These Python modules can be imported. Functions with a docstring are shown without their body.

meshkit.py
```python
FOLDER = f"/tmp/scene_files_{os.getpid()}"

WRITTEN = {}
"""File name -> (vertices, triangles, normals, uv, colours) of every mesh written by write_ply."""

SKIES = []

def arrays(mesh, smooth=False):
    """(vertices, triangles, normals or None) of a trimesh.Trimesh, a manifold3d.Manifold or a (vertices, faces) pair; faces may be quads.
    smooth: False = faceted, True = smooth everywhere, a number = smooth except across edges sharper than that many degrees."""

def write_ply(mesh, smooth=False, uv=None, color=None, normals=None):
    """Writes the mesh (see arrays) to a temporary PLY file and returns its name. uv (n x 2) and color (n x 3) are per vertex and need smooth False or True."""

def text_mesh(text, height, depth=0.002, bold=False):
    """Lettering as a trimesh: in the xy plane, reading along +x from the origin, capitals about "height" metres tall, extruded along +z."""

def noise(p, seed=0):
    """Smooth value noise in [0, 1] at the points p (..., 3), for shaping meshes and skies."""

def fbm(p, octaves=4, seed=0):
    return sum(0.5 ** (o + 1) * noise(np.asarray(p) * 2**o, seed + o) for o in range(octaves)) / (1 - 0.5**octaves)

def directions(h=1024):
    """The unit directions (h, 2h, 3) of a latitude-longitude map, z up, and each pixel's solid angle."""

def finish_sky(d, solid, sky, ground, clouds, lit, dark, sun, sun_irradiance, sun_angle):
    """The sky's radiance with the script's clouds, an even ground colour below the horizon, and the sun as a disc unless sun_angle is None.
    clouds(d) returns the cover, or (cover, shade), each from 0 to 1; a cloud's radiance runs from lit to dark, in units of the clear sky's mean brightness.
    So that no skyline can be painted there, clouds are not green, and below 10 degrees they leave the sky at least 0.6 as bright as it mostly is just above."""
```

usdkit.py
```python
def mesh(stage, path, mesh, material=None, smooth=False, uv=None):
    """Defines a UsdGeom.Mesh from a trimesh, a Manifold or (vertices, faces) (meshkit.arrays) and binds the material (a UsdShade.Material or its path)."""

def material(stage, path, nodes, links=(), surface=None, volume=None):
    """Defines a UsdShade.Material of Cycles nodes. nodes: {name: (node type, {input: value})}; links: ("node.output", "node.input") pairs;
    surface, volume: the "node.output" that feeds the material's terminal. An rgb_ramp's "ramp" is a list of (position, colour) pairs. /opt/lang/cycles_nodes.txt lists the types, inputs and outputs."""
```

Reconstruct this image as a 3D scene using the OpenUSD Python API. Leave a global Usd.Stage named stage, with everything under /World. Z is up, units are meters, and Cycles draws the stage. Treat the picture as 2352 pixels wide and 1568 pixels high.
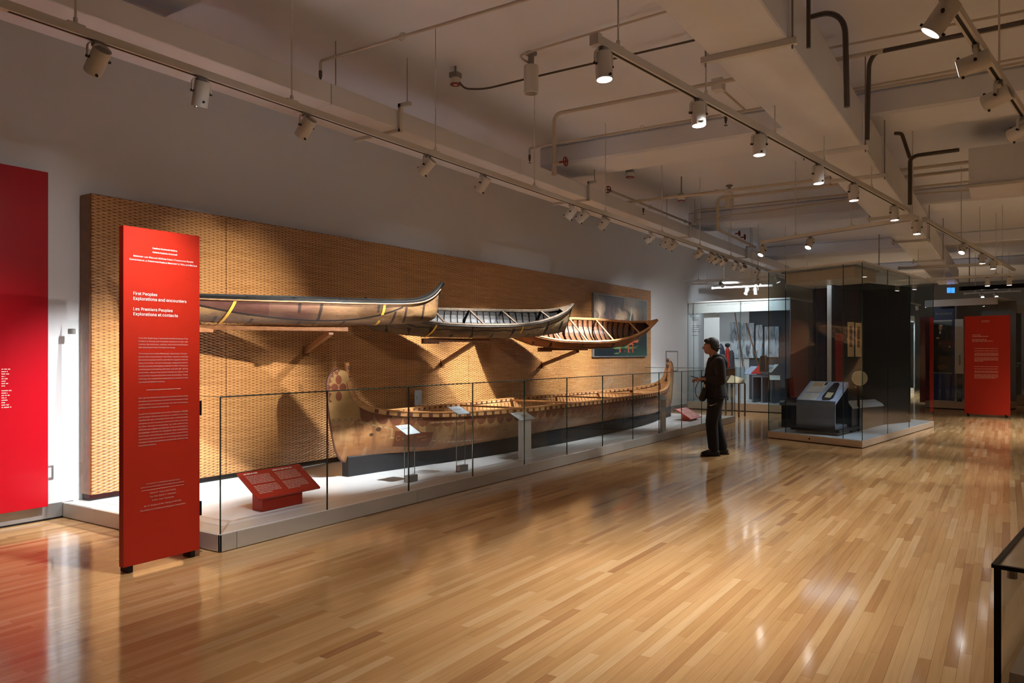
import math, random, re, glob
import numpy as np, trimesh
import manifold3d as m3
from shapely.geometry import Polygon, box as sbox
from shapely import affinity
from shapely.ops import unary_union
import usdkit, meshkit
from pxr import Usd, UsdGeom, UsdLux, UsdShade, Sdf, Gf, Vt

stage = Usd.Stage.CreateInMemory()
UsdGeom.SetStageUpAxis(stage, 'Z'); UsdGeom.SetStageMetersPerUnit(stage, 1.0)
stage.SetDefaultPrim(UsdGeom.Xform.Define(stage, '/World').GetPrim())

# ---------------------------------------------------------------- camera (x runs along the long wall, y towards it)
CAM_H, FPX, HORIZON = 1.55, 1745.0, 811.0
TH = math.radians(33.1)
F = np.array([math.cos(TH), math.sin(TH), 0.0]); R = np.array([math.sin(TH), -math.cos(TH), 0.0]); UP = np.array([0, 0, 1.0])
EYE = np.array([0, 0, CAM_H])
cam = UsdGeom.Camera.Define(stage, '/World/camera')
cam.AddTransformOp().Set(Gf.Matrix4d(*R, 0, *UP, 0, *(-F), 0, *EYE, 1))
cam.CreateHorizontalApertureAttr(36.0); cam.CreateVerticalApertureAttr(24.0)
cam.CreateFocalLengthAttr(FPX / 2352 * 36.0)
cam.CreateVerticalApertureOffsetAttr((HORIZON - 784) / 2352 * 36.0)
cam.CreateClippingRangeAttr(Gf.Vec2f(0.05, 200.0))
cam.CreateExposureAttr(0.0)

# ---------------------------------------------------------------- light levels (the room has only its track lamps)
SPOT = 190.0            # strength of an ordinary track lamp
SPOT_COL = (1.0, 0.975, 0.94)

# ---------------------------------------------------------------- helpers
def lin(h):
    h = h.lstrip('#'); c = np.array([int(h[i:i+2], 16) for i in (0, 2, 4)]) / 255.0
    return tuple(np.where(c <= 0.04045, c / 12.92, ((c + 0.055) / 1.055) ** 2.4))

def at(px, py, X=None, Y=None, Z=None, d=None):
    """The point of the room seen at a pixel of the 2352x1568 photograph, on the plane X=, Y= or Z= or at depth d."""
    v = F + (px - 1176) / FPX * R + (HORIZON - py) / FPX * UP
    t = d if d is not None else (X / v[0] if X is not None else Y / v[1] if Y is not None else (Z - CAM_H) / v[2])
    return EYE + t * v

_used = {}
ORIGIN = {}
def numbered(parent, name):
    k = f'{parent}/{name}'
    n = _used.get(k, 0); _used[k] = n + 1
    return k if n == 0 else f'{k}_{n:03d}'

def path_of(p):
    return '/World' if p is None else str(p.GetPath())

def thing(name, label=None, cat=None, loc=(0, 0, 0), group=None, kind=None, rotz=0):
    path = numbered('/World', name)
    x = UsdGeom.Xform.Define(stage, path)
    x.AddTranslateOp().Set(Gf.Vec3d(*map(float, loc)))
    if rotz: x.AddRotateZOp().Set(math.degrees(rotz))
    p = x.GetPrim(); ORIGIN[path] = (np.array(loc, float), rotz)
    data(p, label, cat, group, kind)
    return p

def data(p, label=None, cat=None, group=None, kind=None):
    for k, v in (('label', label), ('category', cat), ('group', group), ('kind', kind)):
        if v: p.SetCustomDataByKey(k, v)
    return p

def origin(parent):
    if parent is None: return None
    q = '/'.join(str(parent.GetPath()).split('/')[:3])
    return ORIGIN.get(q)

def obj(name, mesh, mat, parent=None, smooth=False, label=None, kind=None, local=False, color=None, tone=None, cat=None, group=None):
    """One Mesh prim; vertices are given in the room's frame and moved into the thing's own (local=True: already there)."""
    if isinstance(mesh, list): mesh = cat_(mesh)
    v, f = mesh if isinstance(mesh, tuple) else (np.array(mesh.vertices), np.array(mesh.faces))
    o = origin(parent)
    if o is not None and not local:
        v = v - o[0]
        if o[1]:
            c, s = math.cos(-o[1]), math.sin(-o[1])
            v = np.stack([v[:, 0] * c - v[:, 1] * s, v[:, 0] * s + v[:, 1] * c, v[:, 2]], 1)
    path = numbered(path_of(parent), name)
    m = usdkit.mesh(stage, path, (v, f), MAT[mat] if isinstance(mat, str) else mat, smooth=smooth)
    if color is not None:
        UsdGeom.PrimvarsAPI(m).CreatePrimvar('paint', Sdf.ValueTypeNames.Color3fArray, 'vertex').Set(Vt.Vec3fArray.FromNumpy(np.asarray(color, np.float32)))
    if tone is not None:
        UsdGeom.PrimvarsAPI(m).CreatePrimvar('tone', Sdf.ValueTypeNames.FloatArray, 'vertex').Set(Vt.FloatArray.FromNumpy(np.asarray(tone, np.float32)))
    p = m.GetPrim(); data(p, label, cat, group, kind)
    return p

def dup(src, loc, label=None, group=None, rotz=None):
    """A copy of a thing with its parts, under the next number."""
    was = src.GetCustomData(); name = re.sub(r'_\d{3}$', '', src.GetName())
    path = numbered('/World', name)
    x = UsdGeom.Xform.Define(stage, path)
    p = x.GetPrim(); p.GetReferences().AddInternalReference(src.GetPath())
    x.ClearXformOpOrder(); x.AddTranslateOp().Set(Gf.Vec3d(*map(float, loc)))
    x.AddRotateZOp().Set(math.degrees(rotz if rotz is not None else ORIGIN[str(src.GetPath())][1]))
    p.SetInstanceable(True)
    data(p, label or was.get('label'), was.get('category'), group or was.get('group'))
    return p

def cat_(parts):
    vs, fs, n = [], [], 0
    for m in parts:
        v, f = m if isinstance(m, tuple) else (np.array(m.vertices), np.array(m.faces))
        f = np.asarray(f)
        if f.shape[1] == 4: f = np.vstack([f[:, [0, 1, 2]], f[:, [0, 2, 3]]])
        vs.append(np.asarray(v, float)); fs.append(f + n); n += len(v)
    return np.vstack(vs), np.vstack(fs)

_BF = np.array([[0, 2, 1], [0, 3, 2], [4, 5, 6], [4, 6, 7], [0, 1, 5], [0, 5, 4], [1, 2, 6], [1, 6, 5], [2, 3, 7], [2, 7, 6], [3, 0, 4], [3, 4, 7]])
def box(x0, x1, y0, y1, z0, z1):
    x0, x1 = min(x0, x1), max(x0, x1); y0, y1 = min(y0, y1), max(y0, y1); z0, z1 = min(z0, z1), max(z0, z1)
    v = np.array([[x0, y0, z0], [x1, y0, z0], [x1, y1, z0], [x0, y1, z0], [x0, y0, z1], [x1, y0, z1], [x1, y1, z1], [x0, y1, z1]], float)
    return v, _BF.copy()

def hull(pts):
    h = m3.Manifold.hull_points(np.asarray(pts, float)).to_mesh()
    return np.array(h.vert_properties[:, :3], float), np.array(h.tri_verts)

def cbox(x0, x1, y0, y1, z0, z1, c=0.004):
    """A box with its edges chamfered."""
    x0, x1 = min(x0, x1), max(x0, x1); y0, y1 = min(y0, y1), max(y0, y1); z0, z1 = min(z0, z1), max(z0, z1)
    c = min(c, (x1 - x0) / 3, (y1 - y0) / 3, (z1 - z0) / 3); P = []
    for x, sx in ((x0, 1), (x1, -1)):
        for y, sy in ((y0, 1), (y1, -1)):
            for z, sz in ((z0, 1), (z1, -1)):
                P += [(x + sx * c, y + sy * c, z), (x + sx * c, y, z + sz * c), (x, y + sy * c, z + sz * c)]
    return hull(P)

def slab(a, b, t, z0, z1, c=0.0):
    """An upright wall-like box from a to b (plan points), t thick centred on the line."""
    a, b = np.array(a[:2], float), np.array(b[:2], float); n = b - a; n = np.array([-n[1], n[0]]) / np.linalg.norm(n) * t / 2
    q = [a - n, b - n, b + n, a + n]
    v = np.array([[*p, z0] for p in q] + [[*p, z1] for p in q]); return v, _BF.copy()

def poly_prism(q, z0, z1):
    """A prism over the plan polygon q."""
    q = np.array([p[:2] for p in q], float)
    m = trimesh.creation.extrude_polygon(Polygon(q), z1 - z0, engine='earcut'); m.apply_translation([0, 0, z0])
    return np.array(m.vertices), np.array(m.faces)

def extr(poly, depth, o, u, v):
    """A shapely polygon in the plane (o, u, v) extruded by depth along u x v."""
    u, v = np.array(u, float), np.array(v, float); w = np.cross(u, v); out = []
    for g in getattr(poly, 'geoms', [poly]):
        if g.is_empty: continue
        m = trimesh.creation.extrude_polygon(g, depth, engine='earcut'); p = np.array(m.vertices)
        out.append((np.array(o, float) + p[:, :1] * u + p[:, 1:2] * v + p[:, 2:] * w, np.array(m.faces)))
    return cat_(out)

def frame_of(d):
    d = np.array(d, float) / np.linalg.norm(d)
    a = np.cross(d, [0, 0, 1.0]) if abs(d[2]) < 0.95 else np.cross(d, [1.0, 0, 0])
    a /= np.linalg.norm(a); return d, a, np.cross(d, a)

def lathe(p0, d, profile, n=24, cap=True):
    """A surface of revolution about the axis through p0 along d; profile = (distance, radius) pairs."""
    d, a, b = frame_of(d); ang = np.arange(n) * 2 * np.pi / n
    ring = np.cos(ang)[:, None] * a + np.sin(ang)[:, None] * b
    v = np.vstack([np.array(p0) + h * d + r * ring for h, r in profile]); m = len(profile); f = []
    for i in range(m - 1):
        for j in range(n):
            k = (j + 1) % n; f.append([i * n + j, i * n + k, (i + 1) * n + k, (i + 1) * n + j])
    f = np.array(f)[:, ::-1]; f = np.vstack([f[:, [0, 1, 2]], f[:, [0, 2, 3]]])
    if cap:
        v = np.vstack([v, np.array(p0) + profile[0][0] * d, np.array(p0) + profile[-1][0] * d]); c0, c1 = len(v) - 2, len(v) - 1
        f = np.vstack([f, [[c0, j, (j + 1) % n] for j in range(n)], [[c1, (m - 1) * n + (j + 1) % n, (m - 1) * n + j] for j in range(n)]])
        f[-2 * n:] = f[-2 * n:][:, ::-1]
    return v, f

def cyl(p0, p1, r, n=12, r1=None):
    p0, p1 = np.array(p0, float), np.array(p1, float)
    return lathe(p0, p1 - p0, [(0, r), (np.linalg.norm(p1 - p0), r if r1 is None else r1)], n)

def tube(pts, r, n=8, closed=False):
    """A bent round bar through pts."""
    p = np.array(pts, float); t = np.gradient(p, axis=0); t /= np.linalg.norm(t, axis=1, keepdims=True) + 1e-12
    a = np.cross(t[0], [0, 0, 1.0]) if abs(t[0][2]) < 0.9 else np.cross(t[0], [1.0, 0, 0]); a /= np.linalg.norm(a)
    ang = np.arange(n) * 2 * np.pi / n; rr = np.broadcast_to(np.asarray(r, float), (len(p),)); V = []
    for i in range(len(p)):
        a = a - t[i] * (a @ t[i]); a /= np.linalg.norm(a); b = np.cross(t[i], a)
        V.append(p[i] + rr[i] * (np.cos(ang)[:, None] * a + np.sin(ang)[:, None] * b))
    V = np.vstack(V); f = []
    for i in range(len(p) - 1):
        for j in range(n):
            k = (j + 1) % n; f += [[i * n + j, i * n + k, (i + 1) * n + k], [i * n + j, (i + 1) * n + k, (i + 1) * n + j]]
    m = len(p) - 1; V = np.vstack([V, p[0], p[-1]])
    f += [[len(V) - 2, (j + 1) % n, j] for j in range(n)] + [[len(V) - 1, m * n + j, m * n + (j + 1) % n] for j in range(n)]
    return V, np.array(f)

def bend(pts, r=0.1, k=6):
    """Rounds the corners of a polyline by radius r."""
    p = [np.array(q, float) for q in pts]; out = [p[0]]
    for i in range(1, len(p) - 1):
        a, b = p[i - 1] - p[i], p[i + 1] - p[i]; rr = min(r, np.linalg.norm(a) * 0.49, np.linalg.norm(b) * 0.49)
        s, e = p[i] + a / np.linalg.norm(a) * rr, p[i] + b / np.linalg.norm(b) * rr
        out += [(1 - t) ** 2 * s + 2 * t * (1 - t) * p[i] + t * t * e for t in np.linspace(0, 1, k)]
    return np.array(out + [p[-1]])

def bar(p0, p1, w, h, up=(0, 0, 1)):
    """A square bar from p0 to p1, w wide and h high (centred on the line)."""
    p0, p1 = np.array(p0, float), np.array(p1, float); d = (p1 - p0) / np.linalg.norm(p1 - p0)
    s = np.cross(d, up); s /= np.linalg.norm(s); u = np.cross(s, d)
    q = lambda p: [p - s * w / 2 - u * h / 2, p + s * w / 2 - u * h / 2, p + s * w / 2 + u * h / 2, p - s * w / 2 + u * h / 2]
    v = np.array(q(p0) + q(p1)); f = _BF.copy(); return v, f[:, ::-1]

def grid_mesh(P):
    """P (n, m, 3) as a sheet."""
    n, m = P.shape[:2]; i, j = np.meshgrid(np.arange(n - 1), np.arange(m - 1), indexing='ij'); a = (i * m + j).ravel()
    f = np.stack([a, a + 1, a + m + 1, a + m], 1); return P.reshape(-1, 3), np.vstack([f[:, [0, 1, 2]], f[:, [0, 2, 3]]])

# lettering: glyph outlines are made once each and laid out with the font's own advances
from PIL import ImageFont
_FONT = ImageFont.truetype(glob.glob('/opt/blender-*/*/datafiles/fonts/Inter.woff2')[0], 96)
_glyphs = {}
def glyph(ch, bold=False):
    if (ch, bold) not in _glyphs:
        m = meshkit.text_mesh(ch, 70.0, 1.0, bold); v = np.array(m.vertices); v[:, 0] += _FONT.getbbox(ch, anchor='ls')[0]
        _glyphs[ch, bold] = (v, np.array(m.faces))
    return _glyphs[ch, bold]
def text_width(s, cap): return _FONT.getlength(s) * cap / 70.0
def text(s, cap, o, u, v, depth=0.0008, bold=False, width=None, just=0, small=False):
    """A line of lettering with capitals cap metres high from o along u; width: justify to it; just 0 left, 1 centred; small: small capitals."""
    u, v = np.array(u, float), np.array(v, float); w = np.cross(u, v); o = np.array(o, float); x, out = 0.0, []
    space = _FONT.getlength(' ')
    if width is not None and ' ' in s: space += (width * 70.0 / cap - _FONT.getlength(s)) / s.count(' ')
    for ch in s:
        k = 1.0
        if small and ch.islower(): ch, k = ch.upper(), 0.76
        if ch == ' ': x += space; continue
        gv, gf = glyph(ch, bold); p = gv * [k, k, 1] + [x, 0, 0]; x += _FONT.getlength(ch) * k + 3 * bold
        out.append((p, gf))
    if not out: return None
    p, f = cat_(out); s_ = cap / 70.0
    q = np.array(p); q[:, 0] -= x / 2 * (just == 1)
    return o + q[:, :1] * s_ * u + q[:, 1:2] * s_ * v + q[:, 2:] * depth * w, f

# ---------------------------------------------------------------- materials
MAT = {}
def mat(name, nodes, links=(), surface='p.BSDF', volume=None):
    MAT[name] = usdkit.material(stage, '/World/Looks/' + name, nodes, links, surface=surface, volume=volume); return MAT[name]
def plain(name, col, rough=0.5, metal=0.0, spec=0.5, vary=0.06, scale=6.0, bump=0.0, bscale=60.0, emit=None, strength=0.0, coat=0.0):
    """A plain surface with a slight procedural unevenness of its colour."""
    c = np.array(lin(col) if isinstance(col, str) else col)
    n = {'t': ('texture_coordinate', {}), 'n': ('noise_texture', {'scale': scale, 'detail': 3.0}), 'r': ('rgb_ramp', {'ramp': [(0.3, tuple(c * (1 - vary))), (0.7, tuple(np.minimum(c * (1 + vary), 1)))]}),
         'p': ('principled_bsdf', {'roughness': rough, 'metallic': metal, 'specular_ior_level': spec, 'coat_weight': coat})}
    l = [('t.object', 'n.vector'), ('n.fac', 'r.fac'), ('r.color', 'p.base_color')]
    if bump:
        n['b0'] = ('noise_texture', {'scale': bscale, 'detail': 2.0}); n['b'] = ('bump', {'strength': bump, 'distance': 0.01})
        l += [('t.object', 'b0.vector'), ('b0.fac', 'b.height'), ('b.normal', 'p.normal')]
    if emit is not None: n['p'][1].update(emission_color=tuple(emit), emission_strength=strength)
    return mat(name, n, l)
# ================================================================ materials
plain('wall_paint', '#d8d8da', .75, vary=.015, scale=1.2, bump=.02, bscale=90)
plain('ceiling_paint', '#dce0ec', .7, vary=.03, scale=.8, bump=.03, bscale=40)
plain('dark_wall_paint', '#4a4e55', .8, vary=.05, scale=1.0)
plain('far_wall_paint', '#7b8088', .8, vary=.04, scale=1.0)
plain('duct_metal', '#dadde6', .34, .0, vary=.05, scale=1.5, bump=.05, bscale=5)
plain('white_metal', '#cdccca', .42, vary=.02)
plain('grey_metal', '#8c8a88', .4, .6, vary=.04)
plain('black_plastic', '#0b0b0c', .4, vary=.1)
plain('black_metal', '#101113', .35, .3, vary=.1)
plain('baseboard_metal', '#a5a7aa', .32, .75, vary=.05, scale=3)
plain('fascia_metal', '#c6c2ba', .38, .35, vary=.05, scale=2.5, bump=.02, bscale=30)
plain('plinth_white', '#dfe0e2', .28, vary=.012, scale=2)
plain('plinth_border', '#cfcac6', .3, vary=.02, scale=2)
plain('groove_brown', '#8a6242', .6)
plain('red_panel', '#b3240f', .42, vary=.02, scale=2, spec=.4)
plain('red_wall_panel', '#a30617', .26, vary=.02, scale=1.2, spec=.5)
plain('red_lettering', '#e6cfc8', .6)
plain('red_print', '#d39a8e', .6)
plain('red_valve', '#7d1218', .4)
plain('pipe_paint', '#bfb7ad', .5, vary=.04)
plain('dark_conduit', '#4e4843', .45, .2, vary=.05)
plain('grey_plastic', '#7a7876', .5)
plain('white_plastic', '#d6d4d0', .45)
plain('slot_black', '#060606', .7)
mat('lamp_glow', {'e': ('emission', {'color': (1.0, .97, .93), 'strength': 26.0})}, surface='e.emission')
mat('blue_glow', {'e': ('emission', {'color': (.05, .28, 1.0), 'strength': 1.6})}, surface='e.emission')
mat('far_glow', {'e': ('emission', {'color': (1.0, .98, .95), 'strength': 10.0})}, surface='e.emission')
def pane(name, tint, gloss=(1, 1, 1), ior=1.45, rough=0.0):
    mat(name, {'t': ('transparent_bsdf', {'color': tint}), 'g': ('glossy_bsdf', {'color': gloss, 'roughness': rough}), 'f': ('fresnel', {'IOR': ior}), 'm': ('mix_closure', {}),
        'q': ('geometry', {}), 'k': ('math', {'math_type': 'subtract', 'value1': 1.0}), 'x': ('math', {'math_type': 'multiply'})},
        [('q.backfacing', 'k.value2'), ('f.fac', 'x.value1'), ('k.value', 'x.value2'), ('x.value', 'm.fac'), ('t.BSDF', 'm.closure1'), ('g.BSDF', 'm.closure2')], surface='m.closure')
pane('clear_pane', (.955, .972, .965)); pane('case_pane', (.90, .94, .955), ior=1.5); pane('acrylic', (.95, .97, .97))
plain('glass_edge', '#1c3d34', .12, spec=.8)
plain('glass_rim', '#3d4a46', .15, spec=.7)
plain('label_white', '#b4bec6', .5)

# floor boards: each board carries its own tone; grain runs along x
def boards(name, brick=False):
    n = {'g': ('geometry', {}), 'm': ('mapping', {'scale': (1.6, 42.0, 20.0)}), 'n': ('noise_texture', {'scale': 1.0, 'detail': 5.0, 'roughness': .62, 'distortion': .6}),
         'm2': ('mapping', {'scale': (.5, 3.0, 1.0)}), 'n2': ('noise_texture', {'scale': 1.0, 'detail': 3.0}),
         'r': ('rgb_ramp', {'ramp': [(0, lin('#8f6542')), (.12, lin('#a4774d')), (.4, lin('#b38858')), (.7, lin('#c09766')), (1, lin('#cdaa7e'))]}),
         'gr': ('rgb_ramp', {'ramp': [(.25, (.70, .66, .60)), (.55, (1, 1, 1)), (.8, (1.0, 1.0, 1.0))]}), 'x': ('mix', {'mix_type': 'multiply', 'fac': .55}),
         'gr2': ('rgb_ramp', {'ramp': [(.3, (.86, .84, .80)), (.7, (1, 1, 1))]}), 'x2': ('mix', {'mix_type': 'multiply', 'fac': .7}),
         'ro': ('map_range', {'to_min': .06, 'to_max': .15}), 'b': ('bump', {'strength': .02, 'distance': .004}),
         'p': ('principled_bsdf', {'specular_ior_level': .5, 'roughness': .16})}
    l = [('g.position', 'm.vector'), ('m.vector', 'n.vector'), ('g.position', 'm2.vector'), ('m2.vector', 'n2.vector'), ('n.fac', 'gr.fac'), ('n2.fac', 'gr2.fac'),
         ('r.color', 'x.color1'), ('gr.color', 'x.color2'), ('x.color', 'x2.color1'), ('gr2.color', 'x2.color2'), ('x2.color', 'p.base_color'),
         ('n2.fac', 'ro.value'), ('ro.result', 'p.roughness'), ('n2.fac', 'b.height'), ('b.normal', 'p.normal')]
    if brick:
        n['k'] = ('brick_texture', {'scale': 1.0, 'brick_width': .8, 'row_height': .057, 'mortar_size': .0006, 'color1': (0, 0, 0), 'color2': (1, 1, 1), 'mortar': (0, 0, 0), 'offset': .37})
        l += [('g.position', 'k.vector'), ('k.color', 'r.fac')]
    else:
        n['a'] = ('attribute', {'attribute': 'tone'}); l += [('a.fac', 'r.fac')]
    mat(name, n, l)
boards('floor_board'); boards('far_floor', True)

# ================================================================ the room
WALL, CEIL = 7.5, 4.60
floor = thing('floor', kind='structure')
obj('subfloor', [box(-6, 42, -14, 8, -.06, -.012)], 'far_floor', floor)
rng = np.random.default_rng(11)
B0, B1, YA = 0.7, 27.0, -3.2
def board_mesh(x0, x1, y0, y1):
    t = rng.normal(0, .00010, 4); v, f = box(x0, x1, y0, y1, -.012, 0); v[4:, 2] += t - .0003; return v, f
rows = np.arange(WALL - .0286, YA, -.0572); listed, rest, rt = [], [], []
for y1 in rows:
    x = B0 - rng.uniform(0, .8)
    while x < B1:
        L = float(np.clip(rng.lognormal(-.12, .45), .28, 2.2)); a, b = x, min(x + L, B1); x += L
        c = np.array([(a + b) / 2, y1 - .0286, 0]) - EYE; d = c @ F
        if d < .8: continue
        q = abs((c @ R) / d); 
        if q > .98: continue
        tone = float(np.clip(rng.beta(3.6, 2.6), 0, 1)); m = board_mesh(a + .0005, b - .0005, y1 - .0568, y1 - .0004)
        vis = q < .66 and d * .445 > 1.48 and (c[1] + EYE[1] < 5.1)
        listed.append((L / d ** 2 if vis else 0, m, tone))
order = sorted(range(len(listed)), key=lambda i: -listed[i][0])
for i in order[:300]:
    s, m, t = listed[i]; obj('board', m, 'floor_board', floor, tone=np.full(8, t))
rest = [listed[i] for i in order[300:]]
mv, mf = cat_([m for _, m, _ in rest])
obj('board_field', (mv, mf), 'floor_board', floor, tone=np.repeat([t for _, _, t in rest], 8), kind='stuff')
far = [box(B1, 42, -14, 8, -.012, -.0003), box(-6, B0 - .8, -14, 8, -.012, -.0003), box(B0 - .8, B1, -14, YA - .06, -.012, -.0003)]
obj('floor_beyond', far, 'far_floor', floor)

def struct(name, mesh, m, parent=None, **k):
    return obj(name, mesh, m, parent, kind=None if parent else 'structure', **k)
struct('wall_left', [box(-6, 42, WALL, WALL + .2, 0, CEIL)], 'wall_paint')
struct('wall_back', [box(-6.2, -6, -14, WALL + .2, 0, CEIL)], 'wall_paint')
struct('wall_right', [box(-6, 42, -14.2, -14, 0, CEIL)], 'dark_wall_paint')
struct('wall_far', [box(38, 38.2, -14, WALL, 0, CEIL)], 'far_wall_paint')
ceil = thing('ceiling', kind='structure')
obj('slab', [box(-6, 42, -14.2, WALL + .2, CEIL, CEIL + .2)], 'ceiling_paint', ceil)
for x0, x1 in ((-3.3, -2.4), (2.83, 3.69), (9.68, 10.55), (15.97, 16.84), (22.2, 23.1), (28.4, 29.3)):
    obj('beam', cbox(x0, x1, -14, 5.84, 4.305, CEIL, .03), 'ceiling_paint', ceil)
bb = thing('baseboard_left', kind='structure', loc=(3, WALL, 0))
obj('plate', [cbox(-6, 3.80, WALL - .012, WALL, .012, .145, .002)], 'baseboard_metal', bb)
obj('shadow_gap', box(-6, 3.80, WALL - .004, WALL, .0, .012), 'slot_black', bb)
obj('plate', [cbox(17.2, 20.4, WALL - .012, WALL, .012, .145, .002)], 'baseboard_metal', bb)

# ---------------------------------------------------------------- air ducts under the ceiling
t = thing('air_duct', 'long flat white air duct running along the top of the display wall', 'duct', (3, 5.6, 3.88), kind='thing')
xs = [-5.5, -1.2, 2.28, 5.04, 8.34, 11.4, 14.5, 17.6, 25]
for a, b in zip(xs[:-1], xs[1:]):
    obj('duct_section', cbox(a + .004, b - .004, 5.305, 5.90, 3.88, 4.077, .006), 'duct_metal', t)
for x in (5.98, 10.23, 14.6, 18.5):
    br = obj('hanger_bracket', [bar((x, 5.27, 3.862), (x, 5.93, 3.862), .04, .034), bar((x, 5.283, 3.85), (x, 5.283, 4.14), .034, .04, (1, 0, 0)), bar((x, 5.15, 4.12), (x, 5.30, 4.12), .04, .04)], 'white_metal', t)
    obj('hanger_rod', cyl((x, 5.19, 4.1), (x, 5.19, CEIL), .005, 6), 'grey_metal', t); obj('hanger_rod', cyl((x - .7, 5.5, 4.07), (x - .7, 5.5, CEIL), .005, 6), 'grey_metal', t)
DY0, DY1, DZ = 1.245, 1.785, 3.675
t = thing('air_duct', 'broad white ventilation duct crossing overhead beside the middle lighting track', 'duct', (6.5, 1.5, DZ))
ds = [-5.5, 1.73, 5.33, 8.48, 9.93, 13.06, 16.05, 19.7, 27]
for a, b in zip(ds[:-1], ds[1:]):
    obj('duct_section', cbox(a + .006, b - .006, DY0, DY1, DZ, DZ + .43, .01), 'duct_metal', t)
for x in ds[1:-1]:
    obj('cross_strut', [bar((x, DY0 - .06, DZ - .022), (x, DY1 + .06, DZ - .022), .045, .042)], 'white_metal', t)
    for y in (DY0 - .03, DY1 + .03): obj('hanger_rod', cyl((x, y, DZ - .07), (x, y, CEIL), .007, 6), 'grey_metal', t)
for x in ds[1:-1]:
    obj('flange', [box(x - .018, x + .018, DY0 - .015, DY1 + .015, DZ, DZ + .445)], 'duct_metal', t)
# boxy branch of the duct at the right
t = thing('duct_box', 'big boxed duct branch hanging at the upper right of the hall', 'duct', (12, -.3, 3.76))
obj('box_body', hull([(x, y, z) for x in (11.73, 12.9) for y in (.43, -1.8) for z in (3.76, 4.26)]), 'duct_metal', t)
obj('flange', bar((11.71, .47, 3.75), (11.71, -1.85, 3.75), .03, .04), 'white_metal', t)

# ================================================================ the display platform and its wooden screen
PX0, PX1, PY, PZ = 3.70, 17.05, 5.12, .138
t = thing('display_platform', 'low white platform with metal sides carrying the long canoe behind glass', 'platform', (10, 6.3, 0))
obj('core', box(PX0 + .02, PX1 - .02, PY + .02, WALL - .02, .0, PZ - .012), 'plinth_border', t)
nx = np.linspace(PX0 + .16, PX1, 7)
obj('corner_fascia', [cbox(PX0, PX0 + .157, PY, PY + .02, .004, PZ, .003)], 'fascia_metal', t)
for a, b in zip(nx[:-1], nx[1:]):
    obj('fascia_plate', cbox(a + .0015, b - .0015, PY, PY + .02, .004, PZ, .003), 'fascia_metal', t)
obj('edge_trim', box(PX0 + .001, PX1 - .001, PY + .001, PY + .022, PZ, PZ + .003), 'plinth_white', t)
obj('end_fascia', cbox(PX0, PX0 + .02, PY, 6.95, .004, PZ, .003), 'fascia_metal', t)
obj('end_fascia', cbox(PX0, PX0 + .02, 6.953, WALL - .015, .004, PZ, .003), 'fascia_metal', t)
obj('end_fascia', cbox(PX1 - .02, PX1, PY, WALL - .01, .004, PZ, .003), 'fascia_metal', t)
IX, IY = PX0 + .21, PY + .25
def top(q): return extr(Polygon(q), .012, (0, 0, PZ - .012), (1, 0, 0), (0, 1, 0))
obj('border_board', top([(PX0 + .02, PY + .02), (PX1 - .02, PY + .02), (PX1 - .02, IY - .004), (IX - .004, IY - .004)]), 'plinth_border', t)
obj('border_board', top([(PX0 + .02, PY + .022), (IX - .006, IY - .002), (IX - .006, WALL - .02), (PX0 + .02, WALL - .02)]), 'plinth_border', t)
obj('deck_panel', top([(IX, IY), (PX1 - .02, IY), (PX1 - .02, WALL - .02), (IX, WALL - .02)]), 'plinth_white', t)
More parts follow.
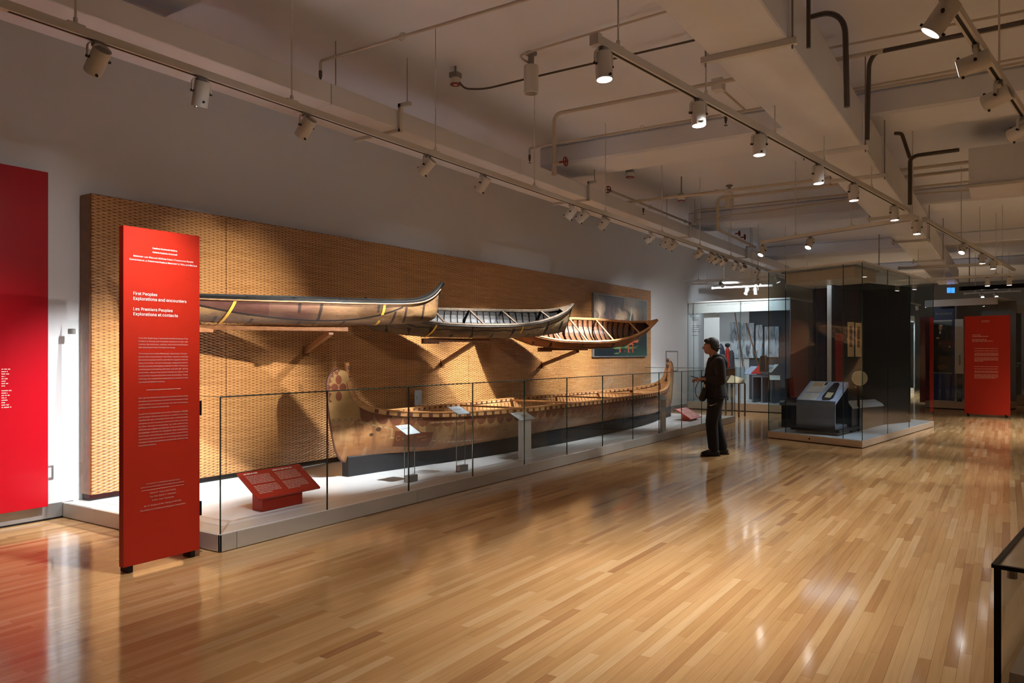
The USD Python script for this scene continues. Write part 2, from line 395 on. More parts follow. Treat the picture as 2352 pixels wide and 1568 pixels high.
obj('groove', [box(IX - .006, PX1 - .02, IY - .005, IY + .001, PZ - .011, PZ - .002), box(IX - .007, IX + .001, IY, WALL - .02, PZ - .011, PZ - .002)], 'groove_brown', t)

# the screen: timber sheets carved with rows of slanting lozenges
def carved(name):
    P = dict(k1=2 * math.pi / .105, k2=2 * math.pi / .031)
    n = {'g': ('geometry', {}), 's': ('separate_xyz', {}), 'ax': ('math', {'math_type': 'multiply', 'value2': P['k1']}), 'az': ('math', {'math_type': 'multiply', 'value2': P['k2']}),
         'w': ('noise_texture', {'scale': 1.3, 'detail': 2.0}), 'wm': ('math', {'math_type': 'multiply', 'value2': 5.0}), 'azw': ('math', {'math_type': 'add'}),
         'p1': ('math', {'math_type': 'add'}), 'p2': ('math', {'math_type': 'subtract'}), 's1': ('math', {'math_type': 'sine'}), 's2': ('math', {'math_type': 'sine'}),
         'h': ('math', {'math_type': 'maximum'}), 'h1': ('map_range', {'from_min': -1, 'from_max': 1, 'to_min': 0, 'to_max': 1}),
         'mg': ('mapping', {'scale': (2.2, 1.0, 60.0)}), 'gn': ('noise_texture', {'scale': 1.0, 'detail': 4.0, 'roughness': .6}),
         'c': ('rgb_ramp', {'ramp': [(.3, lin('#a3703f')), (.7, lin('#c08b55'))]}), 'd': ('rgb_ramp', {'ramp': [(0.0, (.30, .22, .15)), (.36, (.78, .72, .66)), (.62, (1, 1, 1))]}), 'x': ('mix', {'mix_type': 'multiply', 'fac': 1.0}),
         'b': ('bump', {'strength': 1.0, 'distance': .008}), 'p': ('principled_bsdf', {'roughness': .24, 'specular_ior_level': .6})}
    l = [('g.position', 's.vector'), ('s.x', 'ax.value1'), ('s.z', 'az.value1'), ('g.position', 'w.vector'), ('w.fac', 'wm.value1'), ('az.value', 'azw.value1'), ('wm.value', 'azw.value2'),
         ('azw.value', 'p1.value1'), ('ax.value', 'p1.value2'), ('azw.value', 'p2.value1'), ('ax.value', 'p2.value2'), ('p1.value', 's1.value1'), ('p2.value', 's2.value1'),
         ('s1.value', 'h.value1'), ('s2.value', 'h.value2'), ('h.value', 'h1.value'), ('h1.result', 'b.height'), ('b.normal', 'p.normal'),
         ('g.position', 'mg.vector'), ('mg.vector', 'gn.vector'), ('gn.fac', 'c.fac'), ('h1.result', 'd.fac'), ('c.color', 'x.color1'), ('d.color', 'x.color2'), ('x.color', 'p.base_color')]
    mat(name, n, l)
carved('carved_timber')
plain('timber_edge', '#7d5230', .4, vary=.15, scale=14)
plain('seam_dark', '#3a2413', .8)
SY, SZ0, SZ1 = 7.30, .20, 3.07
t = thing('timber_screen', 'tall carved timber screen of nine sheets behind the canoes', 'screen', (10.6, 7.4, PZ))
sx = [3.87, 5.36, 6.89, 8.39, 9.92, 11.46, 12.92, 14.45, 15.95, 17.42]
obj('carcass', box(3.885, 17.41, SY + .02, WALL - .01, SZ0 + .01, SZ1 - .008), 'seam_dark', t)
for a, b in zip(sx[:-1], sx[1:]):
    obj('sheet', cbox(a + .0025, b - .0025, SY, SY + .022, SZ0, SZ1, .003), 'carved_timber', t)
obj('end_board', cbox(3.862, 3.884, SY + .018, WALL - .004, SZ0, SZ1, .006), 'timber_edge', t)
obj('end_board', cbox(17.41, 17.43, SY + .018, WALL - .004, SZ0, SZ1, .006), 'timber_edge', t)
obj('top_board', cbox(3.87, 17.43, SY + .01, WALL - .004, SZ1 - .012, SZ1 + .006, .004), 'timber_edge', t)
obj('plinth_strip', box(3.88, 17.4, SY + .05, WALL - .02, PZ, SZ0 + .01), 'slot_black', t)

# ---------------------------------------------------------------- glass balustrade
GZ = 1.21
t = thing('glass_balustrade', 'frameless clear glass barrier standing along the platform edge', 'glass barrier', (10, PY, PZ))
gx = np.linspace(PX0 + .012, PX1, 13); GT = .006
for i, (a, b) in enumerate(zip(gx[:-1], gx[1:])):
    g = obj('pane', box(a + .005, b - .005, PY + .006, PY + .018, PZ, GZ - .006), 'clear_pane', t)
    obj('top_edge', cbox(a + .001, b - .001, PY + .005, PY + .019, GZ - .006, GZ + .004, .002), 'glass_rim', g)
    obj('side_edge', box(a, a + .005, PY + .006, PY + .018, PZ, GZ - .006), 'glass_edge', g)
    if i: obj('side_edge', box(a - .005, a - .0005, PY + .006, PY + .018, PZ, GZ - .006), 'glass_edge', g)
# the return at the near end steps up towards the wall
e0 = PX0 + .006
prof = [(PY + .02, PZ), (SY + .12, PZ), (SY + .12, 1.86), (SY - .12, 1.86), (6.55, GZ), (PY + .02, GZ)]
g = obj('pane', extr(Polygon(prof), .010, (e0, 0, 0), (0, 1, 0), (0, 0, 1)), 'clear_pane', t)
obj('top_edge', box(e0 - .001, e0 + .011, PY + .02, 6.55, GZ, GZ + .003), 'glass_rim', g)
obj('clamp', cbox(e0 - .02, e0 + .03, SY + .02, SY + .07, 1.73, 1.78, .004), 'grey_metal', t)
g = obj('pane', box(PX1 - .012, PX1 - .002, PY + .02, SY + .1, PZ, GZ - .006), 'clear_pane', t)
obj('top_edge', box(PX1 - .014, PX1, PY + .02, SY + .1, GZ - .006, GZ + .004), 'glass_rim', g)
obj('side_edge', box(PX1 - .008, PX1, PY + .006, PY + .018, PZ, GZ), 'glass_edge', g)

# access panel on the wall beyond the screen
a, b = at(1530, 808, Y=WALL), at(1555, 850, Y=WALL)
t = thing('access_panel', 'small flush access panel in the wall right of the timber screen', 'access panel', (a[0], WALL - .01, b[2]))
obj('door', cbox(a[0], b[0], WALL - .012, WALL - .001, b[2], a[2], .003), 'wall_paint', t)
for q in ((a[0] - .03, a[0], b[2] - .03, a[2] + .03), (b[0], b[0] + .03, b[2] - .03, a[2] + .03), (a[0], b[0], a[2], a[2] + .03), (a[0], b[0], b[2] - .03, b[2])): obj('frame_strip', cbox(q[0], q[1], WALL - .018, WALL - .001, q[2], q[3], .002), 'far_wall_paint', t)
# ================================================================ lighting tracks and lamps
TZ = 3.4
def track(name, label, a, b, rods, z=None):
    z = TZ if z is None else z
    a, b = np.array([*a, z], float), np.array([*b, z], float); d = (b - a) / np.linalg.norm(b - a); s = np.cross(d, UP)
    t = thing(name, label, 'lighting track', tuple((a + b) / 2 * [1, 1, 0] + [0, 0, z - .05]))
    obj('rail', [bar(a, b, .05, .05)], 'white_metal', t)
    obj('slot', bar(a + d * .12 + UP * -.0255, b - d * .12 + UP * -.0255, .018, .003), 'slot_black', t)
    obj('end_cap', [bar(a - d * .012, a + d * .03, .062, .066)], 'white_metal', t)
    for r in rods:
        p = a + d * r
        q = obj('hanger', [bar(p - d * .05 + UP * .032, p + d * .05 + UP * .032, .03, .014), cyl(p + UP * .03, p + UP * .07, .013, 8)], 'white_metal', t)
        obj('rod', [cyl(p + UP * .06, (p[0], p[1], DZ if (DY0 - .05 < p[1] < DY1 + .05) else CEIL), .0065, 6)], 'white_metal', q)
    return t
NL = [0]
def lamp(p, aim, label, on=True, power=1.0, angle=24.0, soft=.6, size=1.0, group=None, col=None, glow=True, tz=None, soft_r=.035):
    """A track spot: adapter and yoke under the rail at p, drum aimed at a point of the room."""
    p = np.array(p, float); top = p + [0, 0, -.026]
    s = size * .80; R_, L_ = .064 * s, .20 * s
    piv = p + [0, 0, -.155 * s]
    d = np.array(aim, float) - piv; d /= np.linalg.norm(d)
    h = np.array([d[0], d[1], 0]); h = h / np.linalg.norm(h) if np.linalg.norm(h) > .05 else F * [1, 1, 0]
    side = np.array([-h[1], h[0], 0])
    t = thing('track_spotlight', label, 'spotlight', tuple(piv), group=group)
    a0, a1 = piv - d * L_ * .42, piv + d * L_ * .58
    obj('drum', lathe(a0, d, [(.012, R_ * .80), (0.0, R_ * .88), (-.004, R_ * .96), (0.003, R_), (L_ - .006, R_), (L_, R_ * .985), (L_, R_ * .90), (L_ - .03, R_ * .86)], 28), 'white_metal', t, smooth=35)
    obj('rear_plate', lathe(a0 + d * .006, d, [(0, R_ * .80), (.004, R_ * .80)], 20), 'grey_metal', t)
    c = a1 - d * .018
    obj('lens', lathe(c, d, [(0, R_ * .84), (.006, R_ * .84), (.008, R_ * .5)], 24), 'lamp_glow' if (on and glow) else 'grey_plastic', t)
    u = [piv + side * (R_ + .012), piv + side * (R_ + .012) + UP * .09 * s, piv + side * R_ * .55 + UP * .123 * s, piv - side * R_ * .55 + UP * .123 * s, piv - side * (R_ + .012) + UP * .09 * s, piv - side * (R_ + .012)]
    ub = bend(u, .03, 5); quad = []
    for k in range(len(ub) - 1): quad.append(bar(ub[k], ub[k + 1], .022 * s, .006, up=np.cross(ub[k + 1] - ub[k], h)))
    obj('yoke', quad, 'white_metal', t)
    obj('adapter', [cyl(piv + UP * .122 * s, p + UP * -.045, .012, 8), cbox(p[0] - .035, p[0] + .035, p[1] - .019, p[1] + .019, p[2] - .055, p[2] - .026, .004), cyl(piv + UP * .124 * s, piv + UP * .135 * s, .022, 10)], 'grey_metal', t)
    kb = -h if d[2] < -.9 else np.cross(side, d)
    for k in (1, -1):
        obj('knob', lathe(piv + d * L_ * .47 + kb * k * R_, kb * k, [(-.004, .008), (.012, .008), (.014, .006)], 8), 'black_plastic', t)
        obj('pivot_screw', cyl(piv + side * k * R_, piv + side * k * (R_ + .02), .009, 8), 'black_plastic', t)
    if on:
        NL[0] += 1
        lt = UsdLux.SphereLight.Define(stage, t.GetPath().AppendChild('beam'))
        z = -d; x = np.cross(UP, z); x = x / np.linalg.norm(x) if np.linalg.norm(x) > 1e-3 else np.array([1.0, 0, 0]); y = np.cross(z, x); o = a1 + d * .004 - piv
        lt.AddTransformOp().Set(Gf.Matrix4d(*x, 0, *y, 0, *z, 0, *o, 1))
        lt.CreateRadiusAttr(soft_r); lt.CreateIntensityAttr(SPOT * power); lt.CreateColorAttr(Gf.Vec3f(*(col or SPOT_COL))); lt.CreateNormalizeAttr(True)
        sh = UsdLux.ShapingAPI.Apply(lt.GetPrim()); sh.CreateShapingConeAngleAttr(angle); sh.CreateShapingConeSoftnessAttr(soft)
    return t
T1Y = 4.47
track('lighting_track', 'long white lighting track hanging in front of the display wall', (1.81, T1Y), (24.4, T1Y), [x - 1.81 for x in (2.28, 3.85, 5.55, 7.32, 9.13, 11.1, 12.83, 14.6, 16.5, 18.9, 21.3)])
def t2y(x): return 2.025 + (x - 4.11) * -.1365
def t3y(x): return .275 + (x - 4.44) * -.1425
track('lighting_track', 'white lighting track slanting across the middle of the ceiling under the broad duct', (4.02, t2y(4.02)), (10.98, t2y(10.98)), [.25, 1.42, 2.70, 3.93, 5.5])
track('lighting_track', 'lighting track cut off by the upper right corner of the photo', (.9, t3y(.9)), (9.0, t3y(9.0)), [.8, 2.6, 5.2, 7.0])
# lamps on the wall-side track
def L1(x, aim, label, **k):
    k.setdefault('col', (.97, .985, 1.0)); return lamp((x, T1Y, TZ), aim, label, **k)
L1(2.41, (2.5, 7.4, .7), 'tilted spotlight leftmost on the wall-side track, above the red wall board', power=0.6, angle=30, soft=1)
L1(3.09, (3.22, 5.25, .9), 'lit spotlight pointing down, second from the left on the wall-side track', power=0.45, angle=34, soft=1)
L1(3.99, (4.0, 7.3, .5), 'tilted spotlight third from the left on the wall-side track', power=2.6, angle=24, soft=1)
L1(5.43, (5.0, 7.3, .6), 'tilted spotlight fourth from the left on the wall-side track', power=2.4, angle=22, soft=1)
L1(6.32, (6.15, 6.2, 1.0), 'tilted spotlight fifth from the left on the wall-side track', power=1.9, angle=24, soft=1)
L1(8.19, (7.7, 6.4, .5), 'glowing spotlight just left of an unlit one above the canoe middle', power=.7, angle=24, soft=1)
L1(8.50, (8.2, 7.3, 1.0), 'pale tilted spotlight between two glowing ones above the canoe middle', power=3.2, angle=22, soft=.9)
L1(9.10, (9.4, 6.8, .8), 'glowing spotlight right of the pale tilted one above the canoe middle', power=1.6, angle=22, soft=1)
for k, (x, a, p) in enumerate([(10.66, (10.2, 7.3, 1.0), 2.4), (11.27, (10.9, 6.4, .6), .5), (11.57, (11.4, 7.3, 1.0), 2.6)]):
    L1(x, a, ['glowing spotlight standing alone left of a close pair on the wall-side track', 'left one of the close pair of glowing spotlights on the wall-side track', 'right one of the close pair of glowing spotlights on the wall-side track'][k], power=p, angle=22, soft=.9)
L1(12.80, (13.2, 7.3, 1.2), 'glowing spotlight above the far end of the long canoe', power=2.0, angle=24, soft=1)
for k, (x, a, p) in enumerate([(13.44, (14.2, 6.4, .7), .6), (13.79, (14.8, 7.3, 1.0), 1.0), (14.17, (16.6, 7.4, 1.6), .3), (14.91, (16.2, 6.0, .2), .12), (15.43, (18.5, 7.4, 1.4), .4)]):
    L1(x, a, ['first', 'second', 'third', 'fourth', 'fifth'][k] + ' spotlight in the crowded far row beyond the long canoe on the wall-side track', power=p, angle=30, soft=1)
L1(16.46, (17.5, 6.0, .5), 'bright spotlight at the far end of the crowded row beside the acquisitions case', power=0.15)
L1(18.1, (18.4, 3.2, 0), 'small spotlight seen through the top of the tall glass case', power=.3)
# lamps on the middle track
for k, x in enumerate((4.11, 5.31, 6.37, 7.75, 8.82, 10.40)):
    lamp((x, t2y(x), TZ), (x - .15, t2y(x) - (.3, .15, .1, .2, .2, .2)[k], 0), ['nearest', 'second', 'third', 'fourth', 'fifth', 'sixth and farthest'][k] + ' glowing spotlight of the middle track, pointing down', power=(.36, .44, .44, .38, .38, .38)[k], angle=(38, 38, 38, 36, 36, 36)[k], soft=1)
# lamps on the right-hand track, aimed across the hall
for x, a, lab, p, g in ((3.2, (3.3, 5.17, 2.4), 'spotlight on the right-hand track before the visible ones, aimed at the red board', 0.4, 14), (4.44, (4.3, 2.6, 0), 'glowing drum spotlight at the top edge of the photo on the right-hand track', .5, 36), (5.27, (5.3, 7.2, 1.72), 'upper of the two drum spotlights hanging side by side on the right-hand track', 6.5, 12), (6.05, (8.6, 6.8, 1.4), 'lower of the two drum spotlights hanging side by side on the right-hand track', 0.5, 18), (7.07, (11.4, 6.8, 1.4), 'drum spotlight cut by the right edge of the photo', 0.5, 18)):
    lamp((x, t3y(x), TZ), a, lab, power=p, angle=g, soft=1, size=1.05)
# lamps behind and beside the camera: the rest of the gallery
track('lighting_track', 'lighting track over the near floor outside the view', (-4.5, 3.4), (.6, 2.7), [.6, 4.0])
for k, x in enumerate((-3.2, .2)):
    lamp((x, 3.4 - (x + 4.5) * .137, TZ), (x + .8, 3.4, 0), ('rear', 'front')[k] + ' one of two spotlights over the near floor outside the view', power=(.25, .12)[k], angle=44, soft=1)
track('lighting_track', 'lighting track over the right half of the gallery outside the view', (-3, -4.6), (19, -7.6), [.6, 6, 11, 16, 21])
for k, x in enumerate((-2, 1.5, 5, 8.5, 12, 15.5, 18.5)):
    lamp((x, -4.6 - (x + 3) * .1364, TZ), (x, -5 - (x + 3) * .1364, 0), ['first', 'second', 'third', 'fourth', 'fifth', 'sixth', 'seventh'][k] + ' spotlight of the track over the right half of the gallery', power=.95, angle=50, soft=1)
# ================================================================ canoes
from scipy.interpolate import PchipInterpolator
def painted(name, rough=.55, bump=.25, scale=(3, 40, 40), spec=.4, amt=.35):
    """Bark or timber: painted colours of the surface with fine streaks."""
    n = {'a': ('attribute', {'attribute': 'paint'}), 't': ('texture_coordinate', {}), 'm': ('mapping', {'scale': scale}), 'n': ('noise_texture', {'scale': 1.0, 'detail': 5.0, 'roughness': .65}),
         'r': ('rgb_ramp', {'ramp': [(.28, (.62, .58, .54)), (.6, (1, 1, 1))]}), 'x': ('mix', {'mix_type': 'multiply', 'fac': amt}), 'b': ('bump', {'strength': bump, 'distance': .006}),
         'p': ('principled_bsdf', {'roughness': rough, 'specular_ior_level': spec})}
    mat(name, n, [('t.object', 'm.vector'), ('m.vector', 'n.vector'), ('n.fac', 'r.fac'), ('a.color', 'x.color1'), ('r.color', 'x.color2'), ('x.color', 'p.base_color'), ('n.fac', 'b.height'), ('b.normal', 'p.normal')])
painted('bark', .5, .3, (5, 9, 9)); painted('old_bark', .55, .35, (7, 7, 12)); painted('wood_painted', .45, .1, (3, 30, 30))
def wood(name, a, b, rough=.45):
    mat(name, {'t': ('texture_coordinate', {}), 'm': ('mapping', {'scale': (2.5, 30, 30)}), 'n': ('noise_texture', {'scale': 1.0, 'detail': 4.0}), 'r': ('rgb_ramp', {'ramp': [(.3, lin(a)), (.7, lin(b))]}), 'p': ('principled_bsdf', {'roughness': rough, 'specular_ior_level': .22})},
        [('t.object', 'm.vector'), ('m.vector', 'n.vector'), ('n.fac', 'r.fac'), ('r.color', 'p.base_color')])
wood('cedar', '#9c6840', '#b9844f'); wood('cedar_light', '#a8754a', '#c08e60'); wood('ash_grey', '#3d342b', '#574a3d', .5); wood('old_planking', '#141210', '#211e1b', .55); wood('rib_grey', '#181614', '#262320', .5); wood('rib_cedar', '#5f3d25', '#795031', .5); wood('dark_rail', '#0b0a08', '#17130f', .6)
wood('honey_rail', '#aa774a', '#c69563', .4); wood('rail_tan', '#7d5a3c', '#9a7350', .45); wood('planking_red', '#2a150d', '#43241a'); wood('beam_brown', '#6e4526', '#8a5a34', .45)
plain('root_lashing', '#5a3220', .6, vary=.2, scale=40); plain('gum_dark', '#1d1814', .35, vary=.2, scale=30)
plain('yellow_webbing', '#d6a43a', .55, vary=.06, scale=60, bump=.2, bscale=300)
plain('cradle_black', '#17181c', .6, vary=.12, scale=8, bump=.05)
def mixc(c, col, m): return c + (np.array(lin(col) if isinstance(col, str) else col) - c) * np.clip(m, 0, 1)[..., None]
def ss(e0, e1, x): t = np.clip((x - e0) / (e1 - e0), 0, 1); return t * t * (3 - 2 * t)

class Hull:
    """Half a boat from midships (u=0) to the stem (u=1), mirrored; K = keel and stem line, G = gunwale line."""
    def __init__(s, U, K, Gw, bmax, full=.78):
        s.K = PchipInterpolator(U, np.array(K, float)); s.G = PchipInterpolator(U, np.array(Gw, float)); s.b, s.full = bmax, full
    def at(s, e, side, t, inset=0.0, lift=0.0):
        """e in [-1, 1] end to end, side +-1, t 0 keel .. 1 gunwale (arrays broadcast)."""
        e, t = np.broadcast_arrays(np.asarray(e, float), np.asarray(t, float)); u = np.abs(e); k, g = s.K(u), s.G(u)
        gy = np.maximum(g[..., 1] - inset, .002); kz = k[..., 1] + lift; gz = g[..., 2]; w = np.clip(g[..., 1] / s.b * 1.5, 0, 1)
        th = t * math.pi / 2; yf = w * np.sin(th) ** s.full + (1 - w) * t; zf = w * (1 - np.cos(th) ** .95) + (1 - w) * t
        sx = np.where(e < 0, -1.0, 1.0); kx = k[..., 0] - np.where(u > .5, lift * .8, 0)
        return np.stack([sx * (kx + (g[..., 0] - kx) * zf), side * gy * yf, kz + (gz - kz) * zf], -1)
    def e_of_x(s, x):
        uu = np.linspace(0, 1, 400); gx = s.G(uu)[:, 0]; return np.sign(x) * np.interp(abs(x), gx, uu)

def es(n, tight=1.0):
    q = np.linspace(-1, 1, n); return np.sign(q) * (1 - (1 - np.abs(q)) ** (1 + .25 * tight))

def ribbed(h, xs, width, mat_, parent, T, inset, thick=.008, t0=.02, t1=.93, name='rib'):
    for x in xs:
        e0 = h.e_of_x(x - width / 2); e1 = h.e_of_x(x + width / 2); tt = np.linspace(-t1, t1, 15)
        A = [np.array([h.at(e, 1 if t >= 0 else -1, abs(t), inset, .014) for t in tt]) for e in (e0, e1)]
        B = [np.array([h.at(e, 1 if t >= 0 else -1, abs(t), inset + thick, .014 + thick) for t in tt]) for e in (e0, e1)]
        P = np.stack([A[0], B[0], B[1], A[1]], 1); obj(name, (T(grid_mesh(P)[0]), grid_mesh(P)[1][:, ::-1]), mat_, parent)

def sweep_gunwale(h, side, e0, e1, n, prof):
    """A rail along the gunwale; prof = (out, up) offsets of its section."""
    e = np.linspace(e0, e1, n); e = np.sign(e) * np.abs(e) ** .85; P = h.at(e, side, 1.0); t = np.gradient(P, axis=0); t /= np.linalg.norm(t, axis=1, keepdims=True)
    up = np.array([0, 0, 1.0]) - t * t[:, 2:]; up /= np.linalg.norm(up, axis=1, keepdims=True); o = np.cross(t, up) * -side
    o = np.where((o[:, 1:2] * side) < 0, -o, o)
    V = np.stack([P + a * o + b * up for a, b in prof] + [P + prof[0][0] * o + prof[0][1] * up], 1); v, f = grid_mesh(V)
    k = len(prof) + 1; caps = []
    for r in (0, n - 1):
        caps += [[r * k, r * k + i, r * k + i + 1] for i in range(1, len(prof) - 1)]
    f = f if side > 0 else f[:, ::-1]
    return v, np.vstack([f, caps])

# ---------------------------------------------------------------- the long painted canoe
CX, CYY = 11.195, 6.35
bigU = [0, .2, .4, .6, .72, .80, .86, .90, .94, .97, .985, 1.0]
big = Hull(bigU, [(0, .275), (1.5, .275), (2.9, .275), (3.9, .277), (4.5, .28), (4.93, .295), (5.09, .42), (5.16, .65), (5.215, .95), (5.235, 1.19), (5.19, 1.31), (5.07, 1.37)],
           [(0, .75, .78), (1.4, .73, .78), (2.7, .62, .785), (3.6, .44, .80), (4.1, .30, .83), (4.45, .19, .87), (4.68, .12, .925), (4.80, .07, 1.0), (4.87, .045, 1.10), (4.905, .035, 1.21), (4.93, .03, 1.29), (4.96, .025, 1.345)], .75)
TB = lambda v: np.asarray(v) + [CX, CYY, 0]
def paint_big(P, t):
    x, z = np.abs(P[..., 0]), P[..., 2]; xa = P[..., 0] + 5.235          # distance from the near tip
    q = np.stack([P[..., 0] * 1.6, P[..., 1] * 2, z * 3], -1); nz = meshkit.fbm(q + 7, 4, 3); nf = meshkit.fbm(q * 6, 3, 5)
    c = np.zeros(P.shape) + np.array(lin('#a26f45')); c = mixc(c, '#91603a', ss(.45, .62, nz) * .8); c = mixc(c, '#c09565', ss(.55, .35, nz) * .8); c = mixc(c, '#7c4c28', ss(.62, .75, nf) * .5)
    pan = np.floor((P[..., 0] + .35 * np.sin(z * 3)) / .93).astype(int); tint = np.array([.9, 1.06, .96, 1.1, .86, 1.0, 1.08, .93])[pan % 8]; c = c * tint[..., None]
    c = mixc(c, '#9b6236', ss(.55, .25, z) * .45)
    st = meshkit.fbm(np.stack([P[..., 0] * 11, P[..., 1], z * 1.4], -1) + 31, 4, 12); c = mixc(c, '#6e4427', ss(.54, .70, st) * .6); c = mixc(c, '#c69c70', ss(.42, .30, st) * .35)
    gz = np.interp(x, [0, 2.7, 3.6, 4.1, 4.45, 4.68], [.78, .785, .80, .83, .87, .925])
    # rust scallops under the gunwale
    d = gz - z; ph = (x % .185) / .185 - .5; edge = .085 + .09 * np.sqrt(np.maximum(1 - (ph * 2.12) ** 2, 0))
    m = (d < edge) & (x < 4.80); c = mixc(c, '#7c4630', m * (.86 + .1 * nf)); c = mixc(c, '#a5693f', m * ss(.56, .7, nz) * .5)
    # pale end with flower, and the saw-toothed border of the stem head
    endm = ss(4.79, 4.82, x) * ss(.79, .81, z); c = mixc(c, mixc(np.zeros(P.shape) + np.array(lin('#bd935c')), '#a87d48', ss(.45, .65, nz)), endm)
    fx, fz = 5.07, 1.165
    for ox, oz, rx, rz in ((0, .085, .042, .052), (.056, .0, .050, .042), (-.056, .0, .050, .042), (0, -.10, .042, .056)):
        c = mixc(c, '#8c4c31', ((x - fx - ox) / rx) ** 2 + ((z - fz - oz) / rz) ** 2 < 1)
    u = np.linspace(.86, 1, 80); S = big.K(u); dd = np.sqrt(((x[..., None] - S[:, 0]) ** 2 + (z[..., None] - S[:, 1]) ** 2)); dm = dd.min(-1); arc = np.r_[0, np.cumsum(np.hypot(*np.diff(S, axis=0).T))][dd.argmin(-1)]
    tri = np.abs(((arc / .085) % 1) - .5) * 2; c = mixc(c, '#7f4a33', (dm < .024 + .042 * tri) & (z > 1.0)); c = mixc(c, '#e2c08a', (dm < .018) & (z > .95) & ((arc * 60).astype(int) % 2 == 0))
    c = mixc(c, '#5e3822', (dm < .012) & (z < 1.0)); 
    # seams sewn with root: straight runs along the side
    near = P[..., 1] < 0
    for x0, z0, x1, z1 in ((.08, .80, .42, .79), (.41, .756, .84, .65), (.84, .65, .84, .55), (.82, .545, 1.74, .42), (1.74, .42, 3.2, .36), (3.2, .36, 4.4, .36), (.85, .79, 1.25, .745), (1.35, .69, 1.9, .68), (2.37, .57, 2.66, .585), (4.9, .52, 5.3, .54), (3.7, .45, 4.0, .46), (6.2, .36, 8.8, .42), (8.8, .42, 9.8, .52)):
        tt = np.clip(((xa - x0) * (x1 - x0) + (z - z0) * (z1 - z0)) / ((x1 - x0) ** 2 + (z1 - z0) ** 2), 0, 1); r = np.hypot(xa - x0 - tt * (x1 - x0), z - z0 - tt * (z1 - z0))
        c = mixc(c, '#5c3820', ss(.013, .008, r) * near * .75); c = mixc(c, '#c19a6c', ss(.0065, .003, np.abs(r - .004)) * near * (.45 + .45 * (((xa * 38).astype(int) % 3) > 0)))
    # the dark name board
    c = mixc(c, '#6d3a22', (xa > .88) & (xa < 1.42) & (z > .60 - .10 * (xa - .5) - .13) & (z < .66 - .10 * (xa - .5)) & near)
    for bx, bz, br in ((.66, .655, .035), (.57, .60, .028), (1.9, .72, .02)):
        c = mixc(c, '#4f3524', (np.hypot((xa - bx), (z - bz) * 1.4) < br) & near)
    return c * (.75 + .3 * nf[..., None]) * (.85 + .3 * nz[..., None])
t = thing('long_canoe', 'very long painted birchbark canoe with high rounded ends on the white platform', 'canoe', (CX, CYY, .275))
outer = []
for sd in (-1, 1):
    e = es(1100 if sd < 0 else 240); tt = np.linspace(0, 1, 150 if sd < 0 else 40)
    P = big.at(e[:, None], sd, tt[None, :]); v, f = grid_mesh(P); outer.append((P.reshape(-1, 3), f if sd < 0 else f[:, ::-1], paint_big(P, tt).reshape(-1, 3)))
v, f = cat_([(a, b) for a, b, _ in outer]); hullp = obj('hull', (TB(v), f), 'bark', t, smooth=True, color=np.vstack([k for *_, k in outer]))
ei = es(200) * .93; ti = np.linspace(-1, 1, 41)
P = np.stack([big.at(ei, 1 if k >= 0 else -1, abs(k), .014, .012) for k in ti], 1); v, f = grid_mesh(P)
obj('planking', (TB(v), f[:, ::-1]), 'cedar_light', t, smooth=True)
ribbed(big, np.arange(-3.78, 3.79, .108), .062, 'cedar', t, TB, .016)
for sd in (-1, 1):
    g = obj('gunwale', (lambda m: (TB(m[0]), m[1]))(sweep_gunwale(big, sd, -.97, .97, 260, [(.022, -.052), (.024, .002), (.017, .010), (-.026, .010), (-.030, .002), (-.030, -.036), (-.012, -.036), (-.01, -.052)])), 'honey_rail', t, smooth=40)
    obj('gunwale_cap', (lambda m: (TB(m[0]), m[1]))(sweep_gunwale(big, sd, -.965, .965, 260, [(.030, .0), (.030, .008), (.022, .014), (-.028, .014), (-.036, .008), (-.036, .0)])), 'cedar', t, smooth=40)
    for k, x in enumerate(np.arange(-4.6, 4.61, .145)):
        w = (.045, .035, .04, .07, .035, .05)[k % 6]; ea, eb = big.e_of_x(x - w / 2), big.e_of_x(x + w / 2)
        obj('lashing', (lambda m: (TB(m[0]), m[1]))(sweep_gunwale(big, sd, np.sign(ea) * abs(ea) ** (1 / .85), np.sign(eb) * abs(eb) ** (1 / .85), 4, [(.0275, -.050), (.0275, -.006), (-.0335, -.006), (-.034, -.034), (-.012, -.040), (-.008, -.05)])), 'root_lashing', g)
for x in (-3.35, -1.85, -.35, 1.15, 2.65, 3.75):
    e1 = big.e_of_x(x); a, b = TB(big.at(e1, -1, 1.0)), TB(big.at(e1, 1, 1.0)); a[2] -= .03; b[2] -= .03
    obj('thwart', [bar(a, b, .075, .022), bar(a, a + (b - a) * .12, .05, .028), bar(b, b + (a - b) * .12, .05, .028)], 'cedar', t)
for s_ in (-1, 1):
    post = [(4.88, .95), (4.905, 1.10), (4.925, 1.25), (4.925, 1.44)]
    obj('stem_post', [tube([TB((s_ * a, 0, b)) for a, b in post], [.03, .026, .024, .026], 10)], 'cedar', t, smooth=40)
    obj('post_binding', [tube([TB((s_ * (4.90 + .028 * (b - 1)), 0, b)), TB((s_ * (4.90 + .028 * (b - 1)), 0, b + .02))], .033, 10) for b in np.r_[np.arange(1.0, 1.28, .045), 1.36, 1.385]], 'root_lashing', t)
    r = np.linspace(.82, 1, 40); K = big.K(r)
    obj('stem_stitching', [tube([TB((s_ * x, 0, z)) for x, z in K], .011, 6)], 'root_lashing', t)
    obj('headboard', [hull([TB((s_ * x, y, z)) for x, y, z in ((4.62, .05, .55), (4.62, -.05, .55), (4.70, .085, .93), (4.70, -.085, .93), (4.64, .05, .55), (4.64, -.05, .55), (4.72, .085, .93), (4.72, -.085, .93))])], 'cedar', t)
